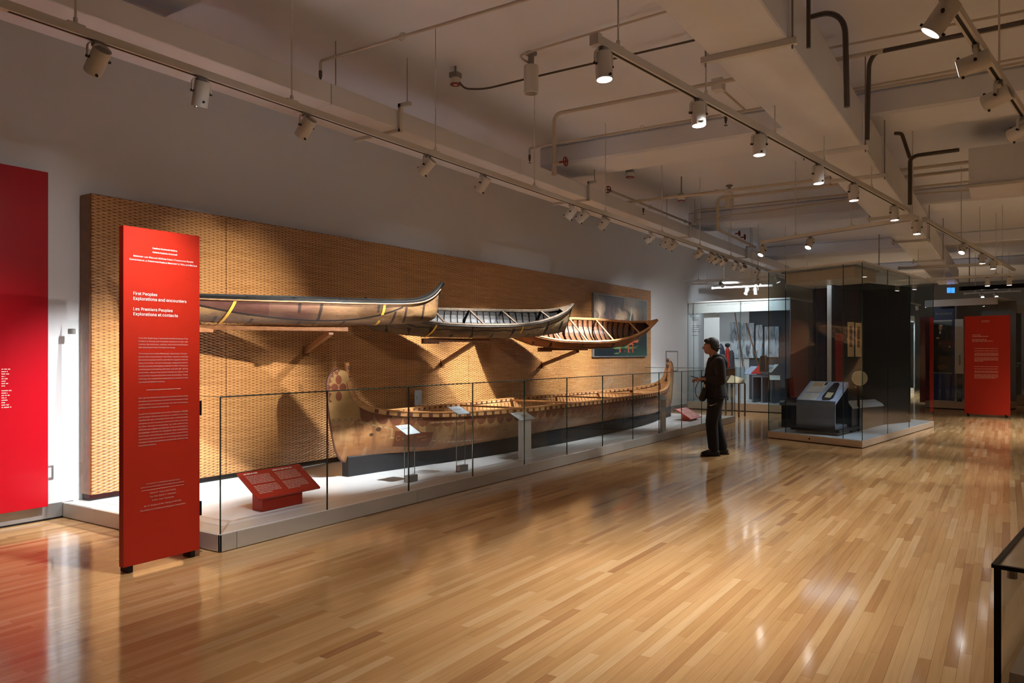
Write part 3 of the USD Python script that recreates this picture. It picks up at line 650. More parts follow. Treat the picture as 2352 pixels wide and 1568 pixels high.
def on_hull(xa, z, off=.004):
    """Point of the near side at distance xa from the near tip and height z."""
    x, e1, tq = xa - 5.235, big.e_of_x(xa - 5.235), np.linspace(.05, 1, 160)
    for _ in range(4):
        Q = big.at(np.full(160, e1), -1, tq); i = np.interp(z, Q[:, 2], np.arange(160)); xq_ = np.interp(i, np.arange(160), Q[:, 0]); e1 = e1 + (x - xq_) / 5.6
    return np.array([x, np.interp(z, Q[:, 2], Q[:, 1]) - off, z])
lt = []
for s_, x0, z0, cap in (('C', .90, .50, .062), ('es', .985, .505, .036), ('wackick', 1.20, .515, .024), ('WAR', 1.27, .468, .026)):
    m = text(s_, cap, (0, 0, 0), (1, 0, 0), (0, 1, 0), .001)
    v = np.array([on_hull(x0 + p[0], z0 + p[1], .002 + 2 * p[2]) for p in m[0]]); lt.append((TB(v), m[1]))
plain('painted_script', '#94623c', .6)
obj('painted_lettering', lt, 'painted_script', t)

# black cradle under the keel
t = thing('canoe_cradle', 'black padded cradle carrying the long painted canoe', 'cradle', (CX, CYY, PZ))
xq = np.linspace(-4.95, 4.98, 90); hw = np.interp(np.abs(xq), [0, 1.2, 2.6, 3.7, 4.5, 4.98], [.50, .49, .38, .22, .10, .045]); ez = [big.e_of_x(x) for x in xq]
kz = np.array([np.interp(w, big.at(np.full(60, q), 1, np.linspace(0, 1, 60))[:, 1], big.at(np.full(60, q), 1, np.linspace(0, 1, 60))[:, 2]) for w, q in zip(hw, ez)]); kz = np.minimum(kz, .36)
sec = []
for x, w, z in zip(xq, hw, kz):
    ztop = z + .012; wob = .004 * math.sin(x * 5)
    sec.append([(x, -w + wob, PZ + .002), (x, -w - .004 + wob, PZ + .02), (x, -w - .002, ztop - .015), (x, -w + .012, ztop), (x, w - .012, ztop), (x, w + .002, ztop - .015), (x, w, PZ + .002), (x, -w + wob, PZ + .002)])
v, f = grid_mesh(np.array(sec)); m = 8; n0 = (len(sec) - 1) * m
f = np.vstack([f, [[0, i, i + 1] for i in range(1, 6)], [[n0, n0 + i + 1, n0 + i] for i in range(1, 6)]])
obj('padding', (TB(v), f), 'cradle_black', t, smooth=40)

# ---------------------------------------------------------------- three small canoes on the wall
smallU = [0, .3, .55, .7, .8, .88, .94, 1.0]
def small_hull(kind):
    if kind == 0: G_ = [(0, .35, .272), (.45, .34, .27), (.85, .28, .27), (1.1, .205, .275), (1.27, .14, .295), (1.40, .085, .345), (1.48, .045, .41), (1.545, .010, .495)]
    elif kind == 1: G_ = [(0, .36, .27), (.45, .345, .275), (.85, .28, .295), (1.1, .20, .325), (1.27, .135, .36), (1.40, .08, .405), (1.48, .040, .445), (1.545, .010, .495)]
    else: G_ = [(0, .41, .28), (.45, .39, .285), (.85, .305, .305), (1.1, .22, .335), (1.27, .15, .375), (1.40, .085, .415), (1.48, .040, .455), (1.545, .010, .50)]
    K_ = [(0, 0), (.48, .002), (.9, .010), (1.15, .022), (1.36, .045), (1.478, .10), (1.515, .26), (1.543, G_[-1][2] - .015)]
    if kind == 2: K_ = [(0, 0), (.48, .004), (.85, .018), (1.08, .055), (1.27, .125), (1.40, .22), (1.485, .345), (1.543, G_[-1][2] - .015)]
    return Hull(smallU, K_, G_, G_[0][1], .8)
def along0(px): return along(0, px)
def along(kind, px):
    tx, ty, z0, dx, roll = TIPS[kind]; a = np.array([tx - dx, LY]) - [0, .20]; d = np.array([dx, ty - LY]); v = (F + (px - 1176) / FPX * R)[:2]
    u, _ = np.linalg.solve(np.stack([d, -v], 1), -a); return (u - .5) * 3.09
def paint_small(P, t, kind, side):
    x, y, z = P[..., 0], P[..., 1], P[..., 2]; q = np.stack([x * 3, y * 4, z * 6], -1) + kind * 9; nz = meshkit.fbm(q, 4, 2 + kind); nf = meshkit.fbm(q * 7, 3, 8)
    t = np.broadcast_to(t, x.shape); base, hi, lo = (('#77593a', '#957249', '#573d25'), ('#6f5b41', '#8a7455', '#4e3d2b'), ('#7f4d28', '#965d34', '#59331a'))[kind]
    c = np.zeros(P.shape) + np.array(lin(base)); c = mixc(c, hi, ss(.5, .66, nz) * .9); c = mixc(c, lo, ss(.46, .32, nz) * .8); c = mixc(c, lo, ss(.64, .74, nf) * .7)
    c = mixc(c, lo, ss(.42, .08, t) * .4)
    if kind == 0:
        sc = .42 + .45 * ((x - along0(752)) / (along0(945) - along0(752))) ** 2; sc = np.where(x < along0(752), .42 + .40 * ((x - along0(752)) / (along0(461) - along0(752))) ** 1.5 if False else .42 + .42 * np.abs((x - along0(752)) / (along0(461) - along0(752))) ** 1.5, sc); c = mixc(c, '#55302a', ss(sc, sc + .02, t) * ss(along0(800), along0(700), x) * (.75 + .3 * nf)); c = mixc(c, '#75543f', ss(sc, sc + .02, t) * (x > along0(640)) * .55 * ss(.4, .6, nz))
        c = mixc(c, '#201812', (np.abs(t - sc) < .020 + .012 * nf) & (x < along0(945)))
        for gx, a, b, lean in [(along0(px), a, b, ln) for px, a, b, ln in ((523, .12, .5, .10), (606, .12, .46, .12), (706, .68, .92, .02), (752, .45, .92, .05), (716, .08, .40, .12), (752, .05, .34, .12), (815, .1, .42, .12), (885, .72, .92, .02), (924, .15, .75, .06), (952, .28, .85, .02), (997, .3, .85, .02))]:
            w = .010 + .016 * nf; c = mixc(c, '#2a2019', ss(w, w * .6, np.abs(x - gx - lean * (t - .5))) * (t > a) * (t < b) * .9)
    else:
        for k, gx in enumerate(np.arange(-1.3, 1.35, .29) + .04 * kind):
            w = .016 + .010 * np.sin(t * 9 + k); top = (.95, .7, .85, .6)[k % 4]; c = mixc(c, '#1d1611', (np.abs(x - gx - .06 * (t - .5) * np.sign(gx)) < w) & (t > .22 + .1 * (k % 2)) & (t < top))
        if kind == 2: c = mixc(c, '#15100c', (np.abs(t - .62 - .04 * np.sin(x * 6)) < .045) & (x > -.35) & (x < .62))
        if kind == 1: c = mixc(c, '#2c231a', (np.abs(t - .80 - .015 * np.sin(x * 23)) < .022))
    c = mixc(c, '#1d1712', (np.abs(x) > 1.50) & (t > .05))
    return c * ((.66, .74, .85)[kind] + .35 * nf[..., None])
# right tip x, y, keel height, run along the wall, roll towards the room; the left ends hang close to the screen
TIPS = [(6.69, 5.31, 1.85, 2.59, 6), (9.66, 5.31, 1.79, 2.45, 20), (12.67, 5.31, 1.70, 2.45, 31)]
LY = 7.0
LAB = ['weathered birchbark canoe nearest the red board, with black rails and a raised bow', 'grey old birchbark canoe, the middle one of the three hung on the screen', 'orange-brown ribbed birchbark canoe hung in front of the painting']
SMALL = []
for kind, (tx, ty, z0, dx, roll) in enumerate(TIPS):
    h = small_hull(kind); yaw = math.atan2(ty - LY, dx); k = math.hypot(dx, LY - ty) / 3.09; ph = math.radians(roll); c0 = np.array([tx - dx / 2, (ty + LY) / 2, z0])
    def T(v, k=k, yaw=yaw, ph=ph, c0=c0):
        v = np.asarray(v, float) * [k, 1, 1]; y = v[..., 1] * math.cos(ph) - (v[..., 2] - .10) * math.sin(ph); z = (v[..., 2] - .10) * math.cos(ph) + v[..., 1] * math.sin(ph) + .10
        return np.stack([v[..., 0] * math.cos(yaw) - y * math.sin(yaw), v[..., 0] * math.sin(yaw) + y * math.cos(yaw), z], -1) + c0
    SMALL.append((h, T))
    t = thing('bark_canoe', LAB[kind], 'canoe', tuple(c0), group=None)
    outer = []
    for sd in (-1, 1):
        e = es(760 if sd < 0 else 160); tt = np.linspace(0, 1, 100 if sd < 0 else 30)
        P = h.at(e[:, None], sd, tt[None, :]); v, f = grid_mesh(P); C = paint_small(P, tt[None, :], kind, sd)
        dent = (meshkit.fbm(P * [4, 6, 9] + 3, 3, 4) - .5) * .012; P = P + np.stack([0 * dent, sd * dent * np.sin(tt * math.pi)[None], 0 * dent], -1)
        outer.append((P.reshape(-1, 3), f if sd < 0 else f[:, ::-1], C.reshape(-1, 3)))
    v, f = cat_([(a, b) for a, b, _ in outer]); obj('hull', (T(v), f), 'old_bark', t, smooth=True, color=np.vstack([q for *_, q in outer]))
    ti = np.linspace(-1, 1, 31); P = np.stack([h.at(es(120) * .97, 1 if q >= 0 else -1, abs(q), .010, .008) for q in ti], 1); v, f = grid_mesh(P)
    obj('planking', (T(v), f[:, ::-1]), ('dark_rail', 'old_planking', 'planking_red')[kind], t, smooth=True)
    ribbed(h, np.arange(-1.26, 1.27, (.09, .098, .098)[kind]), (.055, .066, .062)[kind], ('dark_rail', 'rib_grey', 'rib_cedar')[kind], t, T, .012, .009)
    for sd in (-1, 1):
        obj('gunwale', (lambda m: (T(m[0]), m[1]))(sweep_gunwale(h, sd, -1, 1, 120, [(.012, -.03), (.014, .004), (.006, .010), (-.020, .010), (-.024, .002), (-.022, -.022), (-.006, -.022), (-.004, -.03)])), ('dark_rail', 'ash_grey', 'honey_rail')[kind], t, smooth=40)
        obj('rail_binding', (lambda m: (T(m[0]), m[1]))(sweep_gunwale(h, sd, -.95, .95, 90, [(.014, -.030), (.017, -.022), (.012, -.015), (.002, -.017), (.002, -.028)])), ('rail_tan', 'dark_rail', 'beam_brown')[kind], t, smooth=40)
    for x in ((-.95, -.48, 0, .48, .95), (-1.02, -.5, .06, .56, 1.12), (-1.05, -.5, 0, .52, 1.12))[kind]:
        e1 = h.e_of_x(x); a, b = h.at(e1, -1, 1.0), h.at(e1, 1, 1.0); a[2] -= .012; b[2] -= .012
        obj('thwart', [bar(T(a), T(b), .030, .014)], ('dark_rail', 'ash_grey', 'honey_rail')[kind], t)
    if kind:
        e1, e2 = h.e_of_x(1.36), h.e_of_x(1.50); q = [h.at(e1, 1, 1.0), h.at(e1, -1, 1.0), h.at(e2, -1, 1.0), h.at(e2, 1, 1.0)]
        obj('end_deck', [hull([T(p + [0, 0, dz]) for p in q for dz in (.0, .008)])], ('ash_grey', 'honey_rail')[kind - 1], t)

# carrying beam and bracket arms
for kind, (h, T) in enumerate(SMALL):
    tx, ty, z0, dx, roll = TIPS[kind]; yaw = math.atan2(ty - LY, dx); dv = np.array([math.cos(yaw), math.sin(yaw), 0]); nv = np.array([-dv[1], dv[0], 0]); c0 = np.array([tx - dx / 2, (ty + LY) / 2, z0])
    t = thing('canoe_bracket', 'brown timber beam and arms under the ' + ('nearest', 'middle', 'farthest')[kind] + ' hung canoe', 'bracket', tuple(c0 + [0, 0, -.06]))
    lo = -.012 - .02 * (roll > 10) - .012 * (roll > 25)
    L0, L1_ = ((-.95, .50), (-.60, .25), (-.60, .2))[kind]
    obj('beam', bar(c0 + dv * L0 + UP * (lo - .03), c0 + dv * L1_ + UP * (lo - .03), .09, .05), 'beam_brown', t)
    obj('beam_block', bar(c0 + dv * (L0 - .10) + UP * (lo - .045), c0 + dv * (L0 + .12) + UP * (lo - .045), .10, .07), 'beam_brown', t)
    p = c0 + dv * (.30, .0, .0)[kind] + UP * (lo - .065); w = p + nv * ((SY - .002 - p[1]) / nv[1]) - UP * (.20, .30, .26)[kind]
    obj('arm', bar(p + dv * .03, w, .05, .055), 'beam_brown', t)
    obj('wall_plate', cbox(w[0] - .05, w[0] + .05, SY - .012, SY, w[2] - .06, w[2] + .06, .003), 'beam_brown', t)
# straps
def strap(kind, x, label):
    h, T = SMALL[kind]; e1, e2 = h.e_of_x(x - .012), h.e_of_x(x + .012); tq = np.linspace(-.30, 1.0, 22)
    if kind == 0: e1, e2 = h.e_of_x(x - .014), h.e_of_x(x + .014)
    A = []
    for ee, lean in ((e1, 0), (e2, 0)):
        P = np.array([h.at(ee, -1 if q >= 0 else 1, abs(q), -.006, -.006) for q in tq]); P[:, 0] -= .10 * np.cos(np.clip(tq, 0, 1) * math.pi / 2) ** 1.4; A.append(P)
    B = [a + np.stack([0 * a[:, 0], np.where(tq >= 0, .0018, -.0018), 0 * a[:, 0] + .0018], 1) for a in A]
    t = thing('tie_strap', label, 'strap', tuple(T(np.array(A[0][10]))))
    v, f = grid_mesh(np.stack([T(A[0]), T(A[1]), T(B[1]), T(B[0]), T(A[0])], 1)); obj('webbing', (v, f), 'yellow_webbing', t)
strap(0, along(0, 567), 'yellow webbing strap round the nearest hung canoe, close to the red board'); strap(0, along(0, 899), 'yellow webbing strap round the nearest hung canoe, near its raised bow')
strap(1, along(1, 1014), 'yellow strap round the middle hung canoe, just behind the bow of the nearest one'); strap(1, along(1, 1207), 'yellow strap round the middle hung canoe, near its bow tip')
# ================================================================ red boards and their lettering
RX, RY = 2.965, 5.176
RW, RT, RZ0, RZ1 = .60, .055, .05, 2.445
t = thing('freestanding_board', 'tall red freestanding text board at the near end of the glass barrier', 'information board', (RX + .3, RY, 0))
obj('panel', cbox(RX, RX + RW, RY, RY + RT, RZ0, RZ1, .002), 'red_panel', t)
for x in (RX + .055, RX + RW - .055):
    obj('foot', cbox(x - .02, x + .02, RY + .006, RY + .10, .002, RZ0 + .03, .002), 'black_metal', t)
for z in (.36, 1.13):
    obj('side_bracket', cbox(RX + RW, RX + RW + .028, RY + .012, RY + .05, z - .055, z + .055, .003), 'black_metal', t)
def on_red(px, py): p = at(px, py, Y=RY); return p[0], p[2]
def line(s, px, py, cap, parent, name, bold=False, width=None, just=0, small=False, fit=None):
    x, z = on_red(px, py)
    if fit is not None:
        w = on_red(fit, py)[0] - x; cap = cap * min(1.6, w / text_width(s, cap)) if not small else cap
        if small: cap = cap * w / (np.ptp(text(s, cap, (0, 0, 0), (1, 0, 0), (0, 1, 0), bold=bold, small=True)[0][:, 0]))
    return text(s, cap, (x, RY - .0008, z), (1, 0, 0), (0, 0, 1), .0010, bold, width, just, small)
head = []
for s, a, y, b in (('Daphne Cockwell Gallery', 349.9, 571.3, 404), ('Galerie Daphne Cockwell', 349.9, 580.5, 404)): head.append(line(s, a, y, .014, t, '', True, fit=b))
for s, a, y, b in (('Margaret and Wallace McCain Family Foundation Exhibit', 305.5, 588.6, 444), ('Exposition de la Fondation Famille Margaret et Wallace McCain', 297, 596.4, 451.6)): head.append(line(s, a, y, .014, t, '', True, fit=b, small=True))
obj('donor_lettering', head, 'red_lettering', t, kind='stuff')
ti = []
for s, y, b in (('First Peoples', 676.3, 358), ('Explorations and encounters', 688.0, 422), ('Les Premiers Peuples', 712.0, 392), ('Explorations et contacts', 723.6, 403)): ti.append(line(s, 305, y, .026, t, '', True, fit=b))
obj('title_lettering', ti, 'red_lettering', t, kind='stuff')
P1 = ['From the beginning of sustained contact between First', 'Peoples of Canada and European newcomers in the 16th', 'century, the economic, political, and social relationships', 'that developed were complex in nature.']
P2 = ['“Encampment on River Winnipeg,” painted by Toronto-', 'based artist and chronicler Paul Kane, depicts a meeting', 'between European traders and Native suppliers that he', 'observed in 1846. At such encounters, Indigenous leaders', 'would present prestigious objects to their European',
      'counterparts in keeping with their ancient gift-giving', 'ceremonies. Many of the earliest Indigenous objects held', 'in museums may be traced to such exchanges. These', 'meetings also marked the beginnings of a period of rapid', 'loss to First Nations culture.']
P3 = ['Dès que les Premiers Peuples du Canada et les colons', 'européens ont commencé à entretenir des contacts suivis', 'au XVIe siècle, il s’est formé entre eux des liens économiques,', 'politiques et sociaux complexes.']
P4 = ['La peinture Campement sur la rivière Winnipeg, réalisée', 'par Paul Kane (artiste et chroniqueur travaillant à Toronto),', 'représente une rencontre entre des commerçants', 'européens et des fournisseurs autochtones qu’il a observée', 'en 1846. Lors de ces rencontres, les chefs autochtones', 'offraient des objets prestigieux à leurs homologues',
      'européens comme le voulaient leurs anciennes', 'cérémonies. De nombreux objets anciens qu’on trouve', 'dans les musées sont le fruit de ces échanges qui ont aussi', 'marqué le début du déclin accéléré des cultures des', 'Premières Nations.']
xa, xb = on_red(318, 850)[0], on_red(431.5, 850)[0]
body = []
for para, y0, y1 in ((P1, 777.7, 799.2), (P2, 813.5, 879.3), (P3, 916.0, 938.6), (P4, 952.8, 1025.6)):
    za, zb = on_red(318, y0)[1], on_red(318, y1)[1]
    for k, s in enumerate(para):
        z = za + (zb - za) * k / (len(para) - 1); w = xb - xa; c = min(.0125, .0125 * w / text_width(s, .0125)) if k < len(para) - 1 else .0112
        body.append(text(s, c, (xa, RY - .0008, z), (1, 0, 0), (0, 0, 1), .0010, False, w if k < len(para) - 1 else None))
obj('body_lettering', body, 'red_print', t, kind='stuff')
za = on_red(336, 895.4); zb = on_red(414.6, 895.4); fa = on_red(324.5, 1127.7); fb = on_red(422, 1111.7)
obj('dividing_line', box(za[0], zb[0], RY - .001, RY + .001, za[1] - .0015, za[1] + .0015), 'red_lettering', t)
obj('dividing_line', box(fa[0], fb[0], RY - .001, RY + .001, fa[1] - .001, fa[1] + .001), 'red_lettering', t)
foot = []; xc = (fa[0] + fb[0]) / 2
for s, dz, c in (('THIS EXHIBIT IS GENEROUSLY SUPPORTED BY', .040, .0085), ('CETTE EXPOSITION BÉNÉFICIE DU GÉNÉREUX SOUTIEN DE', .018, .0085), ('Robert E. Pierce and Family', -.030, .0115), ('The Hon. Elliott A. Goldstein', -.056, .0115), ('& Mrs. Joan Thompson', -.083, .0115), ('Mr. G. Wallace & Mrs. Margaret McCain', -.118, .0115), ('The Catherine and Maxwell Meighen Foundation', -.147, .0115)):
    foot.append(text(s, c, (xc, RY - .0008, fa[1] + dz), (1, 0, 0), (0, 0, 1), .0010, False, None, 1))
obj('sponsor_lettering', foot, 'red_print', t, kind='stuff')

def bars_of_text(o, u, v, w, lines, pitch, h, seed, depth=.0012):
    """Illegible small print: rows of word-long strokes."""
    r = np.random.default_rng(seed); out = []; u, v = np.array(u, float), np.array(v, float); n = np.cross(u, v)
    for k, frac in enumerate(lines):
        x = 0
        while x < w * frac - .2 * pitch:
            L = min(r.uniform(1.0, 4.2) * pitch * .6, w * frac - x); p = np.array(o) + u * x - v * pitch * k
            q = [p, p + u * L, p + u * L + v * h, p + v * h]; q = np.array(q + [a + n * depth for a in q]); out.append((q, _BF.copy())); x += L + .30 * pitch
    return out
# the wide red board on the wall at the left
WX1, WF = 3.53, 7.40
t = thing('wall_board', 'wide red board mounted on the wall at the left edge of the photo', 'information board', (2.4, WALL, .14))
obj('panel', cbox(1.25, WX1, WF, WF + .035, .14, 3.215, .003), 'red_wall_panel', t)
obj('rear_frame', box(1.35, WX1 - .12, WF + .036, WALL - .001, .30, 3.1), 'black_metal', t)
a = at(3, 849, Y=WF); obj('small_print', bars_of_text((a[0], WF - .001, a[2]), (1, 0, 0), (0, 0, 1), .10, [.7, .5, .62, .3, .5, .4, .55, .3, 0, .9, .5, .66, .4, .5, .3, .6, .8], .021, .009, 3), 'red_print', t, kind='stuff')
a = at(114, 1085, Y=WALL - .01)
t = thing('wall_socket', 'steel-framed wall socket beside the lower edge of the red wall board', 'socket', (a[0] + .02, WALL - .01, a[2] - .07))
X0 = 3.555; Zc = a[2]
obj('cover', [cbox(X0 - .03, X0 + .065, WALL - .012, WALL, Zc - .065, Zc + .065, .003)], 'grey_metal', t)
obj('insert', [cbox(X0 - .008, X0 + .043, WALL - .016, WALL - .011, Zc - .046, Zc + .046, .002)], 'white_plastic', t)

# ================================================================ reader rails and label stands on the platform
def tilted(BL, BR, TL, Y):
    bl = at(*BL, Y=Y); br = at(*BR, Y=Y); tl = at(*TL, X=bl[0]); br[2] = bl[2]; return bl, br, tl
def plate_on(name, t, bl, br, tl, th, m):
    u = br - bl; v = tl - bl; n = np.cross(u, v); n /= np.linalg.norm(n); q = [bl, br, br + v, tl]; q = np.array([p - n * th for p in q] + q); obj(name, (q, _BF.copy()), m, t); return u / np.linalg.norm(u), v / np.linalg.norm(v), n
def reader_rail(BL, BR, TL, Y, label, seed):
    bl, br, tl = tilted(BL, BR, TL, Y); t = thing('reader_rail', label, 'reader rail', tuple((bl[:2] + br[:2]) / 2) + (PZ,))
    u, v, n = plate_on('text_plate', t, bl, br, tl, .018, 'red_panel'); w, hgt = np.linalg.norm(br - bl), np.linalg.norm(tl - bl)
    a, b = bl + u * w * .12, bl + u * w * .76
    ws = lambda p, k, dn: p + v * hgt * k - n * .019
    q = []
    for p in (a, b):
        lo, hi = ws(p, .16, 0), ws(p, .62, 0); q += [lo, hi, [lo[0], lo[1], PZ + .001], [hi[0], hi[1], PZ + .001]]
    obj('base', hull(q), 'red_panel', t)
    for k, x in enumerate((.07, .52)):
        o = bl + u * w * x + v * hgt * .80 + n * .0004
        obj('print_block', bars_of_text(o, u, v, w * .40, [.9] * 6 + [0] + [.9] * 5 + [.5], hgt * .053, hgt * .03, seed + k, .0008), 'red_print', t, kind='stuff')
        obj('print_title', bars_of_text(o + v * hgt * .09, u, v, w * .40, [.8 - .25 * (1 - k)], hgt * .07, hgt * .045, seed + 9 + k, .0008), 'red_lettering', t, kind='stuff')
reader_rail((594.5, 1146), (735.9, 1112), (544.5, 1086.7), 5.50, 'low red slanted text rail at the near end of the white platform', 21)
reader_rail((1587, 962), (1612, 956), (1551, 939), 5.48, 'low red slanted text rail at the far end of the white platform', 41)
def label_stand(BL, BR, TL, base, label, clear, pic=False, group=None):
    Y = at(*base, Z=PZ)[1]; bl, br, tl = tilted(BL, BR, TL, Y - .05); t = thing('label_stand', label, 'label stand', (at(*base, Z=PZ)[0], Y, PZ))
    u, v, n = plate_on('plate', t, bl, br, tl, .006, 'label_white'); w, hgt = np.linalg.norm(br - bl), np.linalg.norm(tl - bl); m = bl + u * w * .5 + v * hgt * .35
    x = m[0]; ww = w * .36; y = m[1]; zt = m[2] - .008
    if clear:
        obj('acrylic_post', box(x - ww, x + ww, y - .004, y + .004, PZ + .01, zt), 'acrylic', t)
        obj('post_edge', box(x - ww - .003, x - ww, y - .004, y + .004, PZ + .01, zt), 'glass_edge', t); obj('post_edge', box(x + ww, x + ww + .003, y - .004, y + .004, PZ + .01, zt), 'glass_rim', t)
        obj('foot_block', cbox(x - ww, x + ww, y - .05, y + .012, PZ + .001, PZ + .075, .003), 'grey_metal', t)
    else:
        obj('post', cbox(x - ww, x + ww, y - .02, y + .02, PZ + .001, zt, .003), 'white_metal', t); obj('foot_block', cbox(x - ww - .02, x + ww + .02, y - .06, y + .06, PZ + .001, PZ + .012, .002), 'white_metal', t)
    if pic:
        obj('picture', bars_of_text(bl + u * w * .42 + v * hgt * .55 + n * .0003, u, v, w * .28, [1, 1, 1], hgt * .09, hgt * .085, 8, .0006), 'grey_plastic', t, kind='stuff')
    obj('print_block', bars_of_text(bl + u * w * .10 + v * hgt * .82 + n * .0003, u, v, w * .78, [.7, 0, .9, .9, .8] if not pic else [.5, .6], hgt * .07, hgt * .03, 5, .0006), 'grey_plastic', t, kind='stuff')
label_stand((934, 998), (965.5, 993.4), (908, 977.6), (945, 1105), 'white slanted label on a clear stand before the painted name board', True)
label_stand((1053.5, 951.4), (1080, 949), (1029, 934.7), (1068, 1080), 'white slanted label on a clear stand, second from the near end', True)
label_stand((1196.7, 965.5), (1230.6, 960), (1172.4, 948.6), (1208, 1054), 'white slanted label with a small picture on a solid white post', False, True)
label_stand((1521.4, 919.2), (1534.3, 918.0), (1506.4, 907), (1528, 990), 'small white slanted label on a white post before the far end of the canoe', False)
a, b = at(950.4, 896, Y=7.12), at(963, 929.6, Y=7.10)
t = thing('label_card', 'small white upright card standing behind the long canoe near its first thwart', 'label card', (a[0] + .06, 7.12, PZ))
obj('card', cbox(a[0], a[0] + .15, 7.10, 7.106, b[2], a[2], .001), 'label_white', t); obj('stake', box(a[0] + .06, a[0] + .08, 7.107, 7.115, PZ, a[2] - .03), 'white_plastic', t)
obj('print_block', bars_of_text((a[0] + .02, 7.0995, a[2] - .09), (1, 0, 0), (0, 0, 1), .06, [.9, .7, .9, .5], .014, .006, 6), 'grey_plastic', t, kind='stuff')

# ================================================================ painting on the screen
A, Bq = at(1364.5, 674, Y=7.25), at(1485.4, 817, Y=7.25)
X0, X1, Z1, Z0 = A[0], Bq[0], A[2], Bq[2]
t = thing('painting', 'night river painting with pale cliffs and an orange canoe hung on the timber screen', 'painting', ((X0 + X1) / 2, 7.28, (Z0 + Z1) / 2))
nx, nz_ = 170, 130; gx, gz = np.meshgrid(np.linspace(0, 1, nx), np.linspace(0, 1, nz_), indexing='ij')
n1 = meshkit.fbm(np.stack([gx * 9, gz * 3, 0 * gx], -1), 5, 3); n2 = meshkit.fbm(np.stack([gx * 22, gz * 9, 0 * gx + 4], -1), 4, 5); n3 = meshkit.fbm(np.stack([gx * 5, gz * 40, 0 * gx + 9], -1), 3, 6)
c = np.zeros((nx, nz_, 3)) + np.array(lin('#141d22')); top_ = ss(.36, .46, gz)
wp = meshkit.fbm(np.stack([gx * 3, gz * 3, 0 * gx + 2], -1), 3, 8); fold = meshkit.fbm(np.stack([gx * 9 + wp * 3.5, gz * 1.5 + wp, 0 * gx], -1), 4, 4); fine = meshkit.fbm(np.stack([gx * 40 + wp * 6, gz * 5, 0 * gx], -1), 3, 14)
c = mixc(c, mixc(np.zeros(c.shape) + np.array(lin('#4d494b')), '#c2a68a', ss(.34, .66, fold)), top_); c = mixc(c, '#8a5f50', top_ * ss(.55, .7, fine) * .6); c = mixc(c, '#dcc9ae', top_ * ss(.60, .72, fold) * ss(.35, .5, fine) * .7)
c = mixc(c, '#cfe0cf', ((np.abs(gx - .67 - .02 * np.sin(gz * 9)) < .010 + .006 * fine) & (gz > .42) & (gz < .86))); c = mixc(c, '#1f2728', ss(.72, .9, gx) * .85); c = mixc(c, '#3b3a3d', top_ * ss(.84, 1.0, gz + .15 * wp) * .7)
w_ = ss(.36, .30, gz); c = mixc(c, '#2c4a3c', w_ * ss(.3, .7, gx) * ss(.22, .0, gz) * .9); c = mixc(c, '#7da05a', w_ * ss(.58, .70, n3) * ss(.18, .35, gx) * ss(.9, .7, gx) * .6)
c = mixc(c, '#d9431f', (np.abs(gz - .335 - .05 * (gx - .3)) < .045) & (gx > .32) & (gx < .84)); c = mixc(c, '#f0752e', (np.abs(gz - .35) < .02) & (gx > .36) & (gx < .8) & (n2 > .5)); c = mixc(c, '#e6dfc4', ((gx - .80) / .03) ** 2 + ((gz - .35) / .035) ** 2 < 1)
c = mixc(c, '#d8602c', (np.abs(gz - .24) < .03 + .02 * n2) & (gx > .45) & (gx < .82) & (n3 > .42)); c = mixc(c, '#c9d6b0', (np.abs(gz - .275) < .012) & (gx > .28) & (gx < .78) & (n2 > .5)); c = mixc(c, '#b04a30', (n1 > .5) & (gz < .2) & (gz > .06) & (np.abs((gx * 12) % 1 - .5) < .14) & (gx > .4) & (gx < .85))
P = np.stack([X0 + gx * (X1 - X0), 0 * gx + 7.2495, Z0 + gz * (Z1 - Z0)], -1); v, f = grid_mesh(P)
mat('canvas', {'a': ('attribute', {'attribute': 'paint'}), 'p': ('principled_bsdf', {'roughness': .35})}, [('a.color', 'p.base_color')])
obj('canvas', (v, f), 'canvas', t, color=c.reshape(-1, 3)); obj('stretcher', box(X0, X1, 7.25, 7.272, Z0, Z1), 'black_metal', t)
for q in ((X0 - .02, X0, Z0 - .02, Z1 + .02), (X1, X1 + .02, Z0 - .02, Z1 + .02), (X0, X1, Z0 - .02, Z0), (X0, X1, Z1, Z1 + .02)): obj('frame_strip', cbox(q[0], q[1], 7.243, 7.2985, q[2], q[3], .002), 'grey_metal', t)
# ================================================================ pipes, conduits and fittings under the ceiling
def run(name, label, cat, pts, r, m, extra=None, br=.08, n=8, **k):
    t = thing(name, label, cat, tuple(pts[0])); obj('pipe' if 'pipe' in name else 'tube', tube(bend(pts, br), r, n), m, t, smooth=40); return t
def sprinkler(t, p, up=.10):
    p = np.array(p, float); obj('sprinkler_head', [cyl(p, p - UP * .06, .016, 8), cyl(p - UP * .06, p - UP * .085, .010, 8), lathe(p - UP * .10, -UP, [(0, .010), (.006, .022), (.009, .022)], 10)], 'dark_conduit', t)
def hangr(t, p): obj('pipe_hanger', [bar(p + UP * .02, (p[0], p[1], CEIL), .008, .03), tube([p + np.array([math.cos(a) * .0, math.sin(a) * .035, math.cos(a) * .035]) for a in np.linspace(0, 2 * math.pi, 10)], .005, 5)], 'white_metal', t)
def valve(t, p, d=(0, 1, 0)):
    p = np.array(p, float); d, a, b = frame_of(d); ring = [p + .05 * (math.cos(q) * a + math.sin(q) * b) for q in np.linspace(0, 2 * math.pi, 15)]
    obj('hand_wheel', [tube(ring, .008, 6), bar(p - a * .047, p + a * .047, .010, .010, b), bar(p - b * .047, p + b * .047, .010, .010, a), cyl(p - d * .015, p + d * .08, .012, 8)], 'red_valve', t)
ZA = 4.265
a, b = at(737.5, 141, Z=ZA), at(1160, 12, Z=ZA); a[0] = b[0] = (a[0] + b[0]) / 2
